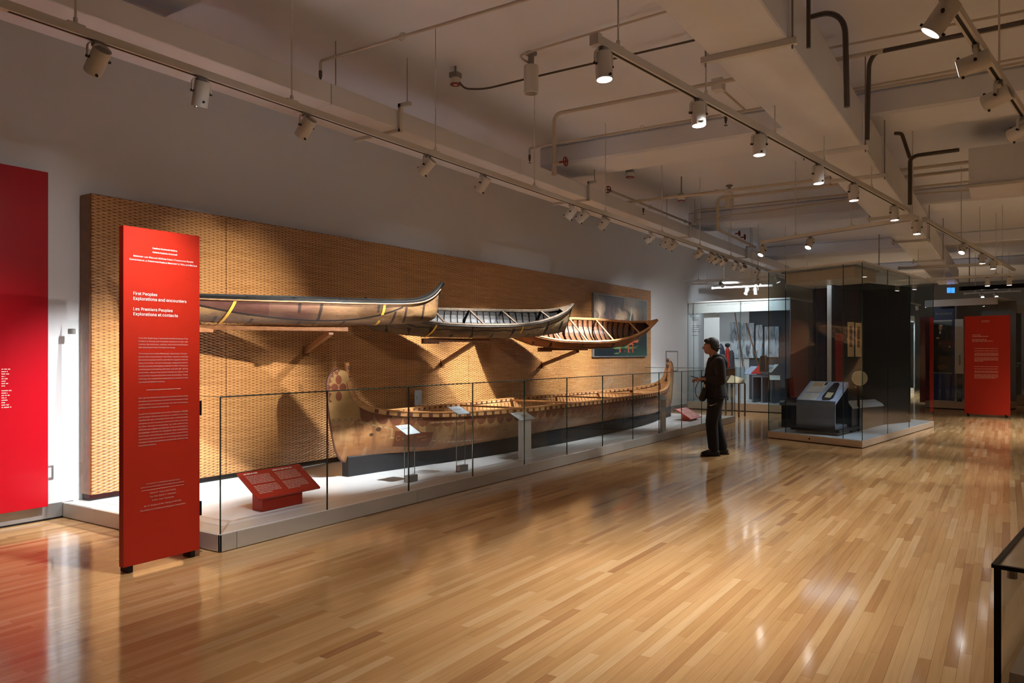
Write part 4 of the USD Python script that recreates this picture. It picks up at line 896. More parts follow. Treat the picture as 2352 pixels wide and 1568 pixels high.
t = run('sprinkler_pipe', 'white sprinkler pipe at the top of the photo ending above the wall-side track', 'pipe', [a + [0, 0, -.09], a, (b[0], -3, ZA)], .014, 'pipe_paint', br=.03); sprinkler(t, a - UP * .09); hangr(t, np.array([a[0], a[1] - 1.0, ZA])); hangr(t, np.array([a[0], a[1] - 3.2, ZA]))
a, b = at(1216, 340, Z=ZA), at(1583, 277, Z=ZA); a[0] = b[0] = (a[0] + b[0]) / 2
t = run('sprinkler_pipe', 'white sprinkler pipe running just before the ceiling beam', 'pipe', [a + [0, 0, -.09], a, (b[0], -6, ZA)], .014, 'pipe_paint', br=.03); sprinkler(t, a - UP * .09); q = at(1667, 265, X=a[0]); sprinkler(t, np.array([a[0], q[1], ZA - .02])); hangr(t, np.array([a[0], a[1] - 1.6, ZA]))
e = at(1709, 251, X=a[0]); obj('branch', tube(bend([e, at(1655, 203, Z=4.383)], .1), .014, 6), 'pipe_paint', t); q = at(1650, 196, Z=4.423); obj('box', cbox(q[0] - .06, q[0] + .06, q[1] - .06, q[1] + .06, 4.36, 4.49, .005), 'white_metal', t)
# riser with valve
a = at(1273, 262, Z=4.304); xr, yr = a[0], a[1]; lo = at(1273, 392, d=(a - EYE) @ F)
t = run('valve_pipe', 'white pipe dropping to a red hand wheel by the duct bracket', 'pipe', [(xr, yr, lo[2]), (xr, yr, 4.305), (xr + .1, -3, 4.305)], .022, 'pipe_paint', br=.10); valve(t, (xr - .02, yr - .16, lo[2] + .08)); obj('elbow', [cyl((xr, yr, lo[2] + .08), (xr, yr - .13, lo[2] + .08), .028, 10), cyl((xr, yr, lo[2] - .05), (xr, yr, lo[2] + .03), .03, 12)], 'pipe_paint', t)
# conduits and pendant lights
p = at(1220, 152, Z=4.486); j = at(1192, 128, Z=4.533); e1 = at(1533, 26, Z=4.533)
t = run('conduit', 'thin conduit feeding the unlit pendant cylinder light', 'conduit', [p + UP * .03, at(1205, 140, Z=4.525), j, at(1240, 112, Z=4.533), e1, e1 + [0, -.6, 0]], .011, 'pipe_paint', br=.15)
def pendant(px, py0, py1, label, d):
    c = at(px, py0, d=d); z1 = at(px, py1, d=d)[2]; t = thing('pendant_cylinder', label, 'ceiling light', tuple(c)); r = .075
    obj('drum', lathe((c[0], c[1], c[2]), -UP, [(0, r * .98), (.004, r), (c[2] - z1 - .003, r), (c[2] - z1, r * .97), (c[2] - z1, r * .86), (c[2] - z1 - .08, r * .8)], 28), 'white_metal', t, smooth=35)
    obj('canopy', [lathe((c[0], c[1], CEIL - .001), -UP, [(0, .06), (.02, .06), (.03, .03)], 16), cyl((c[0], c[1], c[2]), (c[0], c[1], CEIL - .02), .03, 10)], 'grey_metal', t)
dd = (at(1220, 152, Z=4.462) - EYE) @ F
pendant(1220, 152, 215, 'unlit white cylinder light hanging from the bare ceiling near the middle', dd); pendant(1675, 443, 478, 'small unlit white cylinder light far back under the ceiling', 13.8)
def detector(px, py, z, label, s=1.0):
    c = at(px, py, Z=z); t = thing('smoke_detector', label, 'smoke detector', tuple(c)); obj('body', lathe((c[0], c[1], z + .06), -UP, [(0, .045 * s), (.025, .055 * s), (.055, .055 * s), (.075, .04 * s), (.08, .016 * s)], 18), 'white_plastic', t, smooth=35)
    obj('bezel', lathe((c[0], c[1], z - .012), -UP, [(0, .057 * s), (.007, .057 * s)], 18), 'red_valve', t); obj('back_box', [cbox(c[0] - .05, c[0] + .05, c[1] - .05, c[1] + .05, z + .055, z + .11, .004), cyl((c[0], c[1], z + .11), (c[0], c[1], CEIL), .012, 6)], 'grey_metal', t); return c
c = detector(1046, 191, 4.42, 'round smoke detector hanging at the end of a bent conduit')
t = run('conduit', 'bent grey conduit from the smoke detector across the ceiling', 'conduit', [c + [0, -.05, .0], at(1068, 204, Z=4.383), at(1112, 205, Z=4.423), at(1236, 174.5, Z=4.501), at(1596, 92, Z=4.501)], .011, 'dark_conduit', br=.3)
detector(1447, 405, 4.34, 'box-mounted smoke detector beyond the ceiling beam', 1.2); detector(1565, 460, 4.19, 'far smoke detector beside the paired pipes', 1.2)
# pipes beyond the beam
a, b = at(1406, 438, Z=4.186), at(1596, 518, Z=4.186); a[1] = b[1] = (a[1] + b[1]) / 2; xv = b[0]; topv = at(1597, 430, X=xv)
t = run('valve_pipe', 'white pipe with a red hand wheel running back along the wall duct', 'pipe', [a, b, (xv, b[1], min(topv[2], 4.5)), (xv, -4, min(topv[2], 4.5))], .019, 'pipe_paint', br=.06); valve(t, a + np.array([-.12, 0, .0]), (1, 0, 0)); hangr(t, (a * .6 + b * .4)); hangr(t, (a * .15 + b * .85))
a, b = at(1431, 465, Z=4.108), at(1860, 416, Z=4.108); a[0] = b[0] = (a[0] + b[0]) / 2
t = run('main_pipe', 'long white pipe crossing the ceiling beyond the first beam', 'pipe', [a + [0, 0, -.1], a, (b[0], -8, 4.108)], .024, 'pipe_paint', br=.05); obj('second_pipe', tube([a + [.14, -.6, .02], (b[0] + .14, -8, 4.124)], .014, 8), 'pipe_paint', t); sprinkler(t, a + [.14, -.3, -.1]); hangr(t, a + [0, -1.6, 0]); hangr(t, a + [0, -4.2, 0])
a = at(1648, 455, Z=4.265); lo = at(1648, 527, X=a[0]); e = at(1734, 567, Y=lo[1])
t = run('valve_pipe', 'far white pipe dropping from the ceiling to a pair of red hand wheels', 'pipe', [(a[0], -2, 4.265), a, lo, e], .026, 'pipe_paint', br=.12); valve(t, lo * .45 + e * .55 + UP * .12, (0, 1, 0)); valve(t, lo * .3 + e * .7 + UP * .1, (0, 1, 0))
# dark conduits at the upper right
DK = [('dark conduit arching beside the broad duct at the top right', [(1826, 48), (1908, 27), (1941, 50), (1945.5, 246)], 5.43, .02), ('dark conduit bending down from the long run at the right', [(2350, 51), (2219, 78), (2010, 121), (1996, 145), (1992, 321)], 7.08, .02),
      ('straight dark conduit dropping beside the broad duct', [(1857, -30), (1857, 110)], 5.2, .014), ('dark conduit bending down further back at the right', [(2202, 344), (2104, 357), (2090, 366), (2090, 470)], 10.2, .026), ('sloping dark conduit between the duct and the boxed branch', [(2055, 306), (2071, 306), (2089, 360), (2090, 362)], 10.15, .024)]
for lab, pts, d, r in DK:
    run('conduit', lab, 'conduit', [at(x, y, d=d - (x - pts[-1][0]) * .004) for x, y in pts], r, 'dark_conduit', br=.18)
for lab, (x0, y0), (x1, y1), z in (('thin pipe high at the right between duct and lighting track', (1865, 118), (2203, 53.6), 4.42), ('second thin pipe at the right just before the ceiling beam', (1924, 211), (2211, 158), 4.42), ('thin pipe along the far ceiling at the right', (1960, 455), (2352, 428), 4.42), ('thin pipe under the far left part of the ceiling', (1600, 505), (1860, 470), 4.265)):
    a, b = at(x0, y0, Z=z), at(x1, y1, Z=z); run('ceiling_pipe', lab, 'pipe', [a, b + (b - a) * .8], .012, 'pipe_paint')
# ================================================================ tall glass case with a lectern
plain('case_base', '#cdb9a2', .4, vary=.03); plain('case_deck', '#bfc3c8', .35); plain('lectern_grey', '#7d8291', .5, vary=.03); plain('lectern_top', '#a9bad8', .4); plain('partition_dark', '#1c2027', .5, vary=.1)
plain('partition_blue', '#1c2740', .5); plain('paper', '#d9d6cf', .7); plain('banner_red', '#8c1220', .6); plain('leather_dark', '#22181a', .45, vary=.2, scale=20); plain('bead_cream', '#d8c9a4', .5, vary=.3, scale=120); plain('dark_steel', '#2a2826', .3, .6); plain('bronze', '#6d5742', .35, .6)
plain('sand_paper', '#c9ad84', .7, vary=.1); plain('ink_brown', '#5b4231', .7, vary=.3, scale=60); plain('slate', '#2b3038', .45)
cF, cL, cR = at(1980.5, 1030, Z=0), at(1763.5, 1005, Z=0), at(2145, 980, Z=0); cB = cL + cR - cF; CH = 3.06; BH = .127
def inside(s, w, z=0.0): return cF + (cR - cF) * s + (cL - cF) * w + UP * z      # s along the long side, w across
t = thing('glass_case', 'tall free-standing glass showcase with a slanted lectern inside', 'showcase', tuple(inside(.5, .5)))
obj('base', poly_prism([cF, cR, cB, cL], .012, BH - .006), 'case_base', t)
ins = lambda k: [inside(k, k), inside(1 - k, k), inside(1 - k, 1 - k), inside(k, 1 - k)]
obj('shadow_gap', poly_prism(ins(.012), 0.0005, .012), 'slot_black', t); obj('deck', poly_prism(ins(.008), BH - .006, BH), 'case_deck', t)
obj('lock', [cyl(inside(-.001, .53, .065), inside(.003, .53, .065), .014, 12)], 'dark_steel', t)
def glass_wall(a, b, fr, z0, z1, m='case_pane', parent=None):
    for p, q in zip(fr[:-1], fr[1:]):
        A, B = a + (b - a) * p, a + (b - a) * q; d = (B - A) / np.linalg.norm(B - A)
        g = obj('pane', slab(A + d * .004, B - d * .004, .010, z0, z1), m, parent); obj('side_edge', [slab(A - d * .003, A + d * .004, .012, z0, z1), slab(B - d * .004, B + d * .003, .012, z0, z1)], 'glass_edge', g)
glass_wall(inside(.004, .004), inside(.004, .996), [0, .185, .80, 1][::1], BH, CH - .03, parent=t)
glass_wall(inside(.004, .004), inside(.996, .004), [0, .30, .60, 1], BH, CH - .03, parent=t)
glass_wall(inside(.996, .004), inside(.996, .996), [0, 1], BH, CH - .03, parent=t); glass_wall(inside(.004, .996), inside(.996, .996), [0, .5, 1], BH, CH - .03, parent=t)
obj('top_plate', poly_prism([cF, cR, cB, cL], CH - .03, CH), 'white_metal', t)
obj('ceiling_box', poly_prism([inside(.05, .12), inside(.30, .12), inside(.30, .86), inside(.05, .86)], CH - .24, CH - .031), 'case_base', t)
obj('light_slot', poly_prism([inside(.04, .09), inside(.31, .09), inside(.31, .89), inside(.04, .89)], CH - .06, CH - .0305), 'grey_metal', t)
lt = UsdLux.RectLight.Define(stage, str(t.GetPath()) + '/case_light'); cc = inside(.17, .49, CH - .25) - inside(.5, .5)
lt.AddTranslateOp().Set(Gf.Vec3d(*map(float, cc))); lt.CreateWidthAttr(.9); lt.CreateHeightAttr(.9); lt.CreateIntensityAttr(1.6); lt.CreateColorAttr(Gf.Vec3f(.78, .90, 1.0))
# lectern on its dark slab
fr, fl = at(1918, 983, d=13.15), at(1829, 977, d=13.72); fr[2] = fl[2] = 0
d1 = (fl - fr) / np.linalg.norm(fl - fr); d2 = (cR - cF) / np.linalg.norm(cR - cF); Zb = BH + .10
t = thing('lectern', 'grey lectern with a slanted pale blue text top inside the tall glass case', 'lectern', tuple((fr + fl) / 2 + UP * BH + d2 * .3))
obj('lower_slab', poly_prism([fr - d1 * .03 + d2 * .02, fl + d1 * .02 + d2 * .02, fl + d1 * .02 + d2 * .85, fr - d1 * .03 + d2 * .85], BH + .001, BH + .05), 'case_base', t)
obj('dark_slab', poly_prism([fr - d1 * .10 - d2 * .08, fl + d1 * .08 - d2 * .08, fl + d1 * .08 + d2 * 1.0, fr - d1 * .10 + d2 * 1.0], BH + .05, Zb), 'leather_dark', t)
zf, zb = .715, 1.03; back = .72
obj('front_panel', poly_prism([fr, fl, fl + d2 * .03, fr + d2 * .03], Zb, zf), 'lectern_grey', t)
obj('sill', poly_prism([fr, fr + d2 * back * .9, fl + d2 * back * .9, fl], Zb, Zb + .05), 'lectern_grey', t)
q = [fr + UP * zf, fl + UP * zf, fl + d2 * back + UP * zb, fr + d2 * back + UP * zb]; nrm = np.cross(q[1] - q[0], q[3] - q[0]); nrm /= np.linalg.norm(nrm); nrm *= np.sign(nrm[2])
obj('slanted_top', hull(q + [p - UP * .075 for p in q]), 'lectern_top', t)
obj('rear_panel', poly_prism([fr + d2 * back, fl + d2 * back, fl + d2 * (back - .03), fr + d2 * (back - .03)], Zb, zb - .08), 'slate', t)
def on_top(a, b, h=.0012): return q[1] + (q[0] - q[1]) * a + (q[2] - q[1]) * b + nrm * h
def sheet(name, a0, a1, b0, b1, m, h=.0012, poly=None):
    pl = poly or [(a0, b0), (a1, b0), (a1, b1), (a0, b1)]; obj(name, hull([on_top(a, b, .0002) for a, b in pl] + [on_top(a, b, h) for a, b in pl]), m, t)
sheet('text_sheet', .07, .50, .03, .37, 'paper'); sheet('text_sheet', .08, .52, .42, .93, 'paper'); sheet('landscape_picture', .13, .40, .74, .95, 'sand_paper', .002); sheet('small_picture', .43, .50, .80, .95, 'ink_brown', .002)
sheet('moccasin_picture', 0, 0, 0, 0, 'leather_dark', .0022, [(.66, .03), (.84, .04), (.90, .16), (.86, .45), (.82, .85), (.76, .96), (.66, .93), (.62, .60), (.60, .20)]); sheet('beaded_picture', 0, 0, 0, 0, 'bead_cream', .0028, [(.67, .18), (.82, .16), (.83, .42), (.66, .44)]); sheet('picture_band', 0, 0, 0, 0, 'slate', .0028, [(.66, .50), (.82, .49), (.815, .56), (.66, .57)])
# partition walls inside the case
pa, pb = at(1908, 640, d=14.15), at(2088, 660, d=15.75); pa[2] = pb[2] = 0; pn = np.cross(UP, pb - pa); pn /= np.linalg.norm(pn); pn *= np.sign(pn @ -F)
t = thing('partition', 'dark partition standing inside the tall glass case', 'partition', tuple((pa + pb) / 2 + UP * BH)); obj('panel', slab(pa, pb, .06, BH + .001, 2.92), 'partition_dark', t); obj('pale_post', slab(pa - (pb - pa) * .028, pa - (pb - pa) * .004, .05, BH + .001, 2.95), 'white_metal', t)
p1, p2 = at(1869, 670, d=16.0), at(1899, 668, d=15.7)
t = thing('partition', 'narrow blue-black panel at the back left of the tall glass case', 'partition', (*p1[:2], BH)); obj('panel', slab(p1, p2, .05, BH + .001, 2.9), 'partition_blue', t)
def on_part(px, py): 
    k = 14.0; v = at(px, py, d=1.0) - EYE; s = ((pa - EYE) @ pn + .034) / (v @ pn); return EYE + v * s
def hung(name, label, cat, px0, px1, py0, py1, m, inner=None):
    a, b = on_part(px0, py0), on_part(px1, py1); t = thing(name, label, cat, tuple((a + b) / 2)); w = (pb - pa) / np.linalg.norm(pb - pa); A = np.array([a[0], a[1], 0]); B = A + w * ((b - a) @ w)
    obj('sheet', slab(A, B, .006, b[2], a[2]), m, t)
    if inner: obj('figure', slab(A + (B - A) * .28 + pn * .004, A + (B - A) * .72 + pn * .004, .004, b[2] + (a[2] - b[2]) * .28, a[2] - (a[2] - b[2]) * .12), inner, t)
hung('scroll_print', 'left of two narrow cream prints on the dark partition in the glass case', 'print', 1947, 1961, 739, 819, 'sand_paper', 'ink_brown'); hung('scroll_print', 'right of two narrow cream prints on the dark partition in the glass case', 'print', 1965, 1978.5, 741, 819, 'sand_paper', 'ink_brown')
hung('red_banner', 'narrow dark red banner on the partition in the glass case', 'banner', 1918, 1936, 766, 895, 'banner_red')
c = at(1972, 868, d=13.9); t = thing('display_drum', 'round cream hide drum shown beside the lectern in the glass case', 'drum', tuple(c)); obj('drum_head', lathe(c, -F, [(0, .13), (.01, .135), (.07, .135), (.075, .125)], 24), 'bead_cream', t, smooth=35); obj('drum_stand', box(c[0] - .02, c[0] + .02, c[1] - .02, c[1] + .02, BH + .001, c[2] - .12), 'dark_steel', t)
# sloped dark desk with a pale strip at the right of the case
a, b = inside(.22, .30), inside(.62, .30); w = (cL - cF) / np.linalg.norm(cL - cF) * .55
t = thing('sloped_desk', 'dark sloping display desk at the right inside the tall glass case', 'display desk', tuple((a + b) / 2 + UP * BH))
obj('body', hull([p + UP * z for p, z in ((a, BH + .002), (b, BH + .002), (a + w, BH + .002), (b + w, BH + .002), (a, .55), (b, .50), (a + w, .98), (b + w, .92))]), 'slate', t)
obj('label_strip', hull([p + UP * (z + k) for p, z in ((a - w * .03, .55), (b - w * .03, .50), (a + w * .16, .68), (b + w * .16, .625)) for k in (.004, .014)]), 'case_deck', t)
# small things at the left of the case
def pedestal(px, py, d, w, hgt, label, m='lectern_grey'):
    c = at(px, py, d=d); c[2] = BH; t = thing('pedestal', label, 'pedestal', tuple(c)); obj('block', cbox(c[0] - w, c[0] + w, c[1] - w, c[1] + w, hgt - .05, hgt, .003), m, t)
    for sx in (-1, 1): obj('leg', box(c[0] + sx * w * .75 - .03, c[0] + sx * w * .75 + .03, c[1] - w * .8, c[1] + w * .8, BH + .001, hgt - .05), 'slate', t)
    return c, hgt
c, h_ = pedestal(1816, 965, 14.7, .17, .60, 'low grey pedestal left of the lectern in the tall glass case')
t = thing('dark_pouch', 'flat black pouch lying on the low pedestal', 'pouch', (c[0], c[1], h_)); obj('pouch_body', hull([(c[0] + x * .16, c[1] + y * .1, h_ + .001 + z) for x, y, z in ((-1, -1, 0), (1, -1, 0), (-1, 1, 0), (1, 1, 0), (-.8, -.7, .03), (.9, -.8, .09), (.8, .8, .09), (-.8, .7, .03))]), 'leather_dark', t)
c = at(1812, 890, d=15.0); t = thing('hide_sheet', 'dark upright hide on a thin stand left of the lectern', 'hide', (c[0], c[1], BH)); obj('hide', hull([c + R * x + UP * y - F * z for x, y in ((-.09, .17), (.07, .21), (.10, -.17), (-.05, -.19)) for z in (0, .025)]), 'slate', t); obj('stand', box(c[0] - .012, c[0] + .012, c[1] - .012, c[1] + .012, BH + .001, c[2] - .15), 'dark_steel', t)

# ================================================================ far showcase of acquisitions beyond the platform
aL, aR = at(1578, 938.3, Z=0), at(1815, 950, Z=0); aL[1] = WALL - .02; ad = (aR - aL) / np.linalg.norm(aR - aL); an = np.cross(ad, UP); an *= np.sign(an @ F); AD = 1.9; AH = 2.98; AB = .21
t = thing('acquisitions_case', 'wide built-in glass showcase with a pale lettered header at the end of the display wall', 'showcase', tuple((aL + aR) / 2 + an * .8))
obj('base', poly_prism([aL, aR, aR + an * AD, aL + an * AD], .02, AB), 'case_base', t); obj('shadow_gap', poly_prism([aL + an * .03, aR + an * .03, aR + an * AD, aL + an * AD], .0005, .02), 'slot_black', t); obj('deck', poly_prism([aL + an * .02, aR + an * .02, aR + an * AD, aL + an * AD], AB, AB + .006), 'plinth_white', t)
glass_wall(aL + an * .01, aR + an * .01, [0, .06, .535, 1], AB, AH - .04, 'clear_pane', t)
obj('header', slab(aL + an * .06, aR + an * .06, .02, 2.66, AH - .04), 'white_metal', t); obj('top_plate', poly_prism([aL - an * .02, aR - an * .02, aR + an * AD, aL + an * AD], AH - .04, AH), 'white_metal', t)
hd = ad * (1 if ad @ R > 0 else -1); u_ = hd; o = at(1622, 701.5, d=20.4); 
def on_plane(px, py, off): v = at(px, py, d=1.0) - EYE; s = ((aL + an * off - EYE) @ an) / (v @ an); return EYE + v * s
o1, o2 = on_plane(1623, 702, .049), on_plane(1731.5, 702, .049); wd = (o2 - o1) @ u_; s_ = 'RECENT ACQUISITIONS | ACQUISITIONS RÉCENTES'; cp = .075 * wd / text_width(s_, .075)
obj('header_lettering', text(s_, cp, o1, u_, UP, .001), 'grey_plastic', t, kind='stuff')
bL, bR = aL + an * AD, aR + an * AD; kx = .36
obj('back_wall', slab(bL, bL + (bR - bL) * kx, .04, AB + .006, 2.9), 'wall_paint', t); obj('dark_back_wall', slab(bL + (bR - bL) * kx, bR, .04, AB + .006, 2.9), 'dark_wall_paint', t); obj('side_wall', slab(aR, bR, .02, AB + .006, AH - .041), 'far_wall_paint', t)
obj('pale_side', slab(aL + ad * .33 + an * .35, aL + ad * .78 + an * .35, .03, AB + .006, 2.66), 'wall_paint', t)
pz = on_plane(1590, 713, .32); obj('wall_print', bars_of_text(pz, u_, UP, .30, [.8, .8, .8, 0, .6, .6, 0, 0, .9, .9, .9, .9, 0, .6], .055, .016, 4, .002), 'grey_plastic', t, kind='stuff')
# case light
lt = UsdLux.RectLight.Define(stage, '/World/acquisitions_case/strip_light'); cc = (aL + aR) / 2 + an * .9 + UP * (AH - .06) - ((aL + aR) / 2 + an * .8)
lt.AddTranslateOp().Set(Gf.Vec3d(*map(float, cc))); lt.AddRotateZOp().Set(math.degrees(math.atan2(ad[1], ad[0]))); lt.CreateWidthAttr(2.8); lt.CreateHeightAttr(.10); lt.CreateIntensityAttr(13.0); lt.CreateColorAttr(Gf.Vec3f(.85, .95, 1.0))
# grey tree drawings
mat('tree_drawing', {'g': ('geometry', {}), 'm': ('mapping', {'scale': (5, 9, 2.2)}), 'n': ('noise_texture', {'scale': 1.0, 'detail': 6.0, 'distortion': 1.2}), 'r': ('rgb_ramp', {'ramp': [(.30, lin('#555c66')), (.46, lin('#a9b0ba')), (.60, lin('#cfd6de'))]}), 'p': ('principled_bsdf', {'roughness': .6})}, [('g.position', 'm.vector'), ('m.vector', 'n.vector'), ('n.fac', 'r.fac'), ('r.color', 'p.base_color')])
for k, (x0, x1, y0, y1) in enumerate(((1677, 1697.5, 740, 822), (1700.5, 1732, 742, 822), (1736, 1752, 746, 822), (1756.5, 1789, 750, 820))):
    a, b = on_plane(x0, y0, AD - .06), on_plane(x1, y1, AD - .06); t = thing('tree_drawing', ('first', 'widest', 'third', 'fourth')[k] + ' pale panel of grey tree drawings on the dark wall of the acquisitions case', 'drawing', tuple((a + b) / 2)); obj('panel', slab(a, b, .03, b[2], a[2]), 'tree_drawing', t)
for k, (p, q) in enumerate((((1688, 718), (1700, 800)), ((1714, 742), (1737, 822)))):
    a, b = on_plane(*p, AD - .25), on_plane(*q, AD - .45); t = thing('wooden_pole', ('left', 'right')[k] + ' one of two slim wooden poles leaning before the tree drawings', 'pole', tuple(b)); obj('shaft', cyl(a, b + (b - a) * .5, .014, 8), 'beam_brown', t)
# garments on stands
def robe(px, py0, py1, w, m, label, off, collar=None, head=None):
    top_, bot = on_plane(px, py0, off), on_plane(px, py1, off); t = thing('garment_stand', label, 'garment', (bot[0], bot[1], AB + .006)); z0, z1 = bot[2], top_[2]
    obj('garment', lathe((bot[0], bot[1], z0), UP, [(0, w), ((z1 - z0) * .5, w * .86), ((z1 - z0) * .84, w * .78), ((z1 - z0) * .95, w * .5), (z1 - z0, w * .25)], 20), m, t, smooth=40); obj('stand_pole', cyl((bot[0], bot[1], AB + .007), (bot[0], bot[1], z0 + .02), .02, 8), 'dark_steel', t)
    if collar: obj('beaded_collar', lathe((bot[0], bot[1], z0 + (z1 - z0) * collar), UP, [(0, w * .88), (.03, w * .90), (.09, w * .70), (.10, w * .5)], 20), 'bead_cream', t, smooth=40)
    if head: obj('head_form', lathe((bot[0], bot[1], z1 - .01), UP, [(0, .03), (.03, .07), (.09, .075), (.12, .04)], 14), 'black_plastic', t, smooth=40)
robe(1654, 789, 900, .17, 'partition_blue', 'dark blue coat with a beaded collar on a stand behind the person', .75, collar=.68)
robe(1671, 797, 843, .075, 'red_panel', 'bright red cloth form with a black head on a stand in the acquisitions case', 1.0, head=True)
robe(1680, 804, 860, .10, 'slate', 'dark conical garment beside the bright red cloth form', 1.25)
# table with slanted panels
ta = on_plane(1727, 935, .55); tb = on_plane(1772, 935, .55); ta[2] = tb[2] = 0; 
t = thing('display_table', 'grey display table with slanted red and blue panels in the acquisitions case', 'display table', tuple((ta + tb) / 2 + UP * AB)); tz = on_plane(1745, 862, .55)[2]
obj('table_top', poly_prism([ta, tb, tb + an * .7, ta + an * .7], tz - .05, tz), 'lectern_grey', t)
for k in (0, .47, .93): p = ta + (tb - ta) * k; obj('leg_panel', poly_prism([p, p + (tb - ta) * .07, p + (tb - ta) * .07 + an * .65, p + an * .65], AB + .006, tz - .05), 'lectern_grey', t)
obj('inner_panel', poly_prism([ta + an * .5, tb + an * .5, tb + an * .53, ta + an * .53], AB + .006, tz - .05), 'slate', t)
for k, (x0, x1, m) in enumerate(((-.45, .25, 'lectern_top'), (-.05, .45, 'red_panel'), (.45, .80, 'lectern_top'), (.8, 1.0, 'paper'))):
    a, b = ta + (tb - ta) * x0, ta + (tb - ta) * x1; obj('slanted_panel', hull([p + an * d_ + UP * (z_ + h_) for p in (a, b) for d_, z_ in ((.0, tz + .02 + .02 * k), (.55, tz + .22 + .02 * k)) for h_ in (0, .02)]), m, t)
c = on_plane(1757, 846, .6); t = thing('arched_box', 'brown arched box with dark foliage ornament on the display table', 'box', (c[0], c[1], tz + .05)); ap = Polygon([(-.09, 0), (.09, 0)] + [(.09 * math.cos(a), .36 + .10 * math.sin(a)) for a in np.linspace(0, math.pi, 14)]); obj('arch', extr(ap, .16, c - u_ * 0 - UP * .1, u_, UP), 'ink_brown', t); obj('ornament', extr(affinity.scale(ap, .7, .86), .01, c - UP * .09 - an * .001 + np.cross(u_, UP) * .16, u_, UP), 'leather_dark', t)
c = on_plane(1778, 868, .35); t = thing('label_stand', 'pale slanted label seen through the left pane of the tall glass case', 'label stand', (c[0], c[1], AB)); obj('plate', hull([c + u_ * x + an * y + UP * z for x, y, z in ((-.16, .1, .07), (.12, .1, .07), (.20, -.1, -.04), (-.08, -.1, -.04), (-.16, .1, .06), (.12, .1, .06), (.20, -.1, -.05), (-.08, -.1, -.05))]), 'paper', t); obj('post', box(c[0] - .015, c[0] + .015, c[1] - .015, c[1] + .015, AB + .007, c[2]), 'grey_metal', t)
# clear case on bronze legs behind the person
a, b = at(1667, 950, d=18.6), at(1697, 950, d=18.4); a[2] = b[2] = 0; nn = np.cross(UP, b - a); nn /= np.linalg.norm(nn); nn *= np.sign(nn @ F)
t = thing('pedestal_case', 'small clear case on thin bronze legs behind the person', 'showcase', tuple((a + b) / 2)); z1, z2 = at(1680, 881, d=18.5)[2], at(1680, 843, d=18.5)[2]
for p in (a, b, a + nn * .4, b + nn * .4): obj('leg', box(p[0] - .016, p[0] + .016, p[1] - .016, p[1] + .016, .001, z1), 'bronze', t)
obj('shelf', poly_prism([a, b, b + nn * .4, a + nn * .4], z1, z1 + .02), 'bronze', t); obj('glass_hood', [slab(a, b, .008, z1 + .02, z2), slab(a + nn * .4, b + nn * .4, .008, z1 + .02, z2), slab(a + nn * .01, a + nn * .39, .008, z1 + .02, z2), slab(b + nn * .01, b + nn * .39, .008, z1 + .02, z2)], 'case_pane', t); obj('sloped_mount', hull([p + UP * z for p, z in ((a + nn * .05, z1 + .021), (b + nn * .05, z1 + .021), (a + nn * .35, z1 + .021), (b + nn * .35, z1 + .021), (a + nn * .35, z1 + .2), (b + nn * .35, z1 + .12))]), 'sand_paper', t)

# ================================================================ far right: portrait case, red board, screens
rb = np.array([21.71, -.06, 0]); ra = np.array([21.85, .88, 0]); rd = (rb - ra) / np.linalg.norm(rb - ra); rn = np.cross(rd, UP); rn *= np.sign(rn @ -F)
t = thing('freestanding_board', 'far red freestanding text board near the right edge of the photo', 'information board', tuple((ra + rb) / 2)); obj('panel', slab(ra, rb, .06, .06, 2.46), 'red_panel', t)
for k in (.08, .92): p = ra + (rb - ra) * k; obj('foot', box(p[0] - .03, p[0] + .03, p[1] - .03, p[1] + .03, .001, .08), 'black_metal', t)
ro = rn * .0312
def rline(px0, px1, py0, lines, pitch, hh, seed, name):
    v = at(px0, py0, d=1.0) - EYE; s = ((ra + ro - EYE) @ rn) / (v @ rn); o = EYE + v * s; v = at(px1, py0, d=1.0) - EYE; s = ((ra + ro - EYE) @ rn) / (v @ rn); w = (EYE + v * s - o) @ rd; obj(name, bars_of_text(o, rd, UP, w, lines, pitch, hh, seed, .001), 'red_print', t, kind='stuff')
rline(2255, 2275, 737, [.9, .9], .026, .012, 1, 'donor_lettering'); rline(2233, 2280, 770, [.4, .8, 0, .7, 1], .038, .02, 2, 'title_lettering'); rline(2238, 2293, 801, [1, .0, 1, 0, 1, 1, 1, 0, 1, 1, 1, .4], .028, .014, 3, 'body_lettering'); rline(2238, 2293, 842, [1, 0, 1, 0, 1, 1, 0, 1, 1, 1, .9], .028, .014, 4, 'body_lettering')
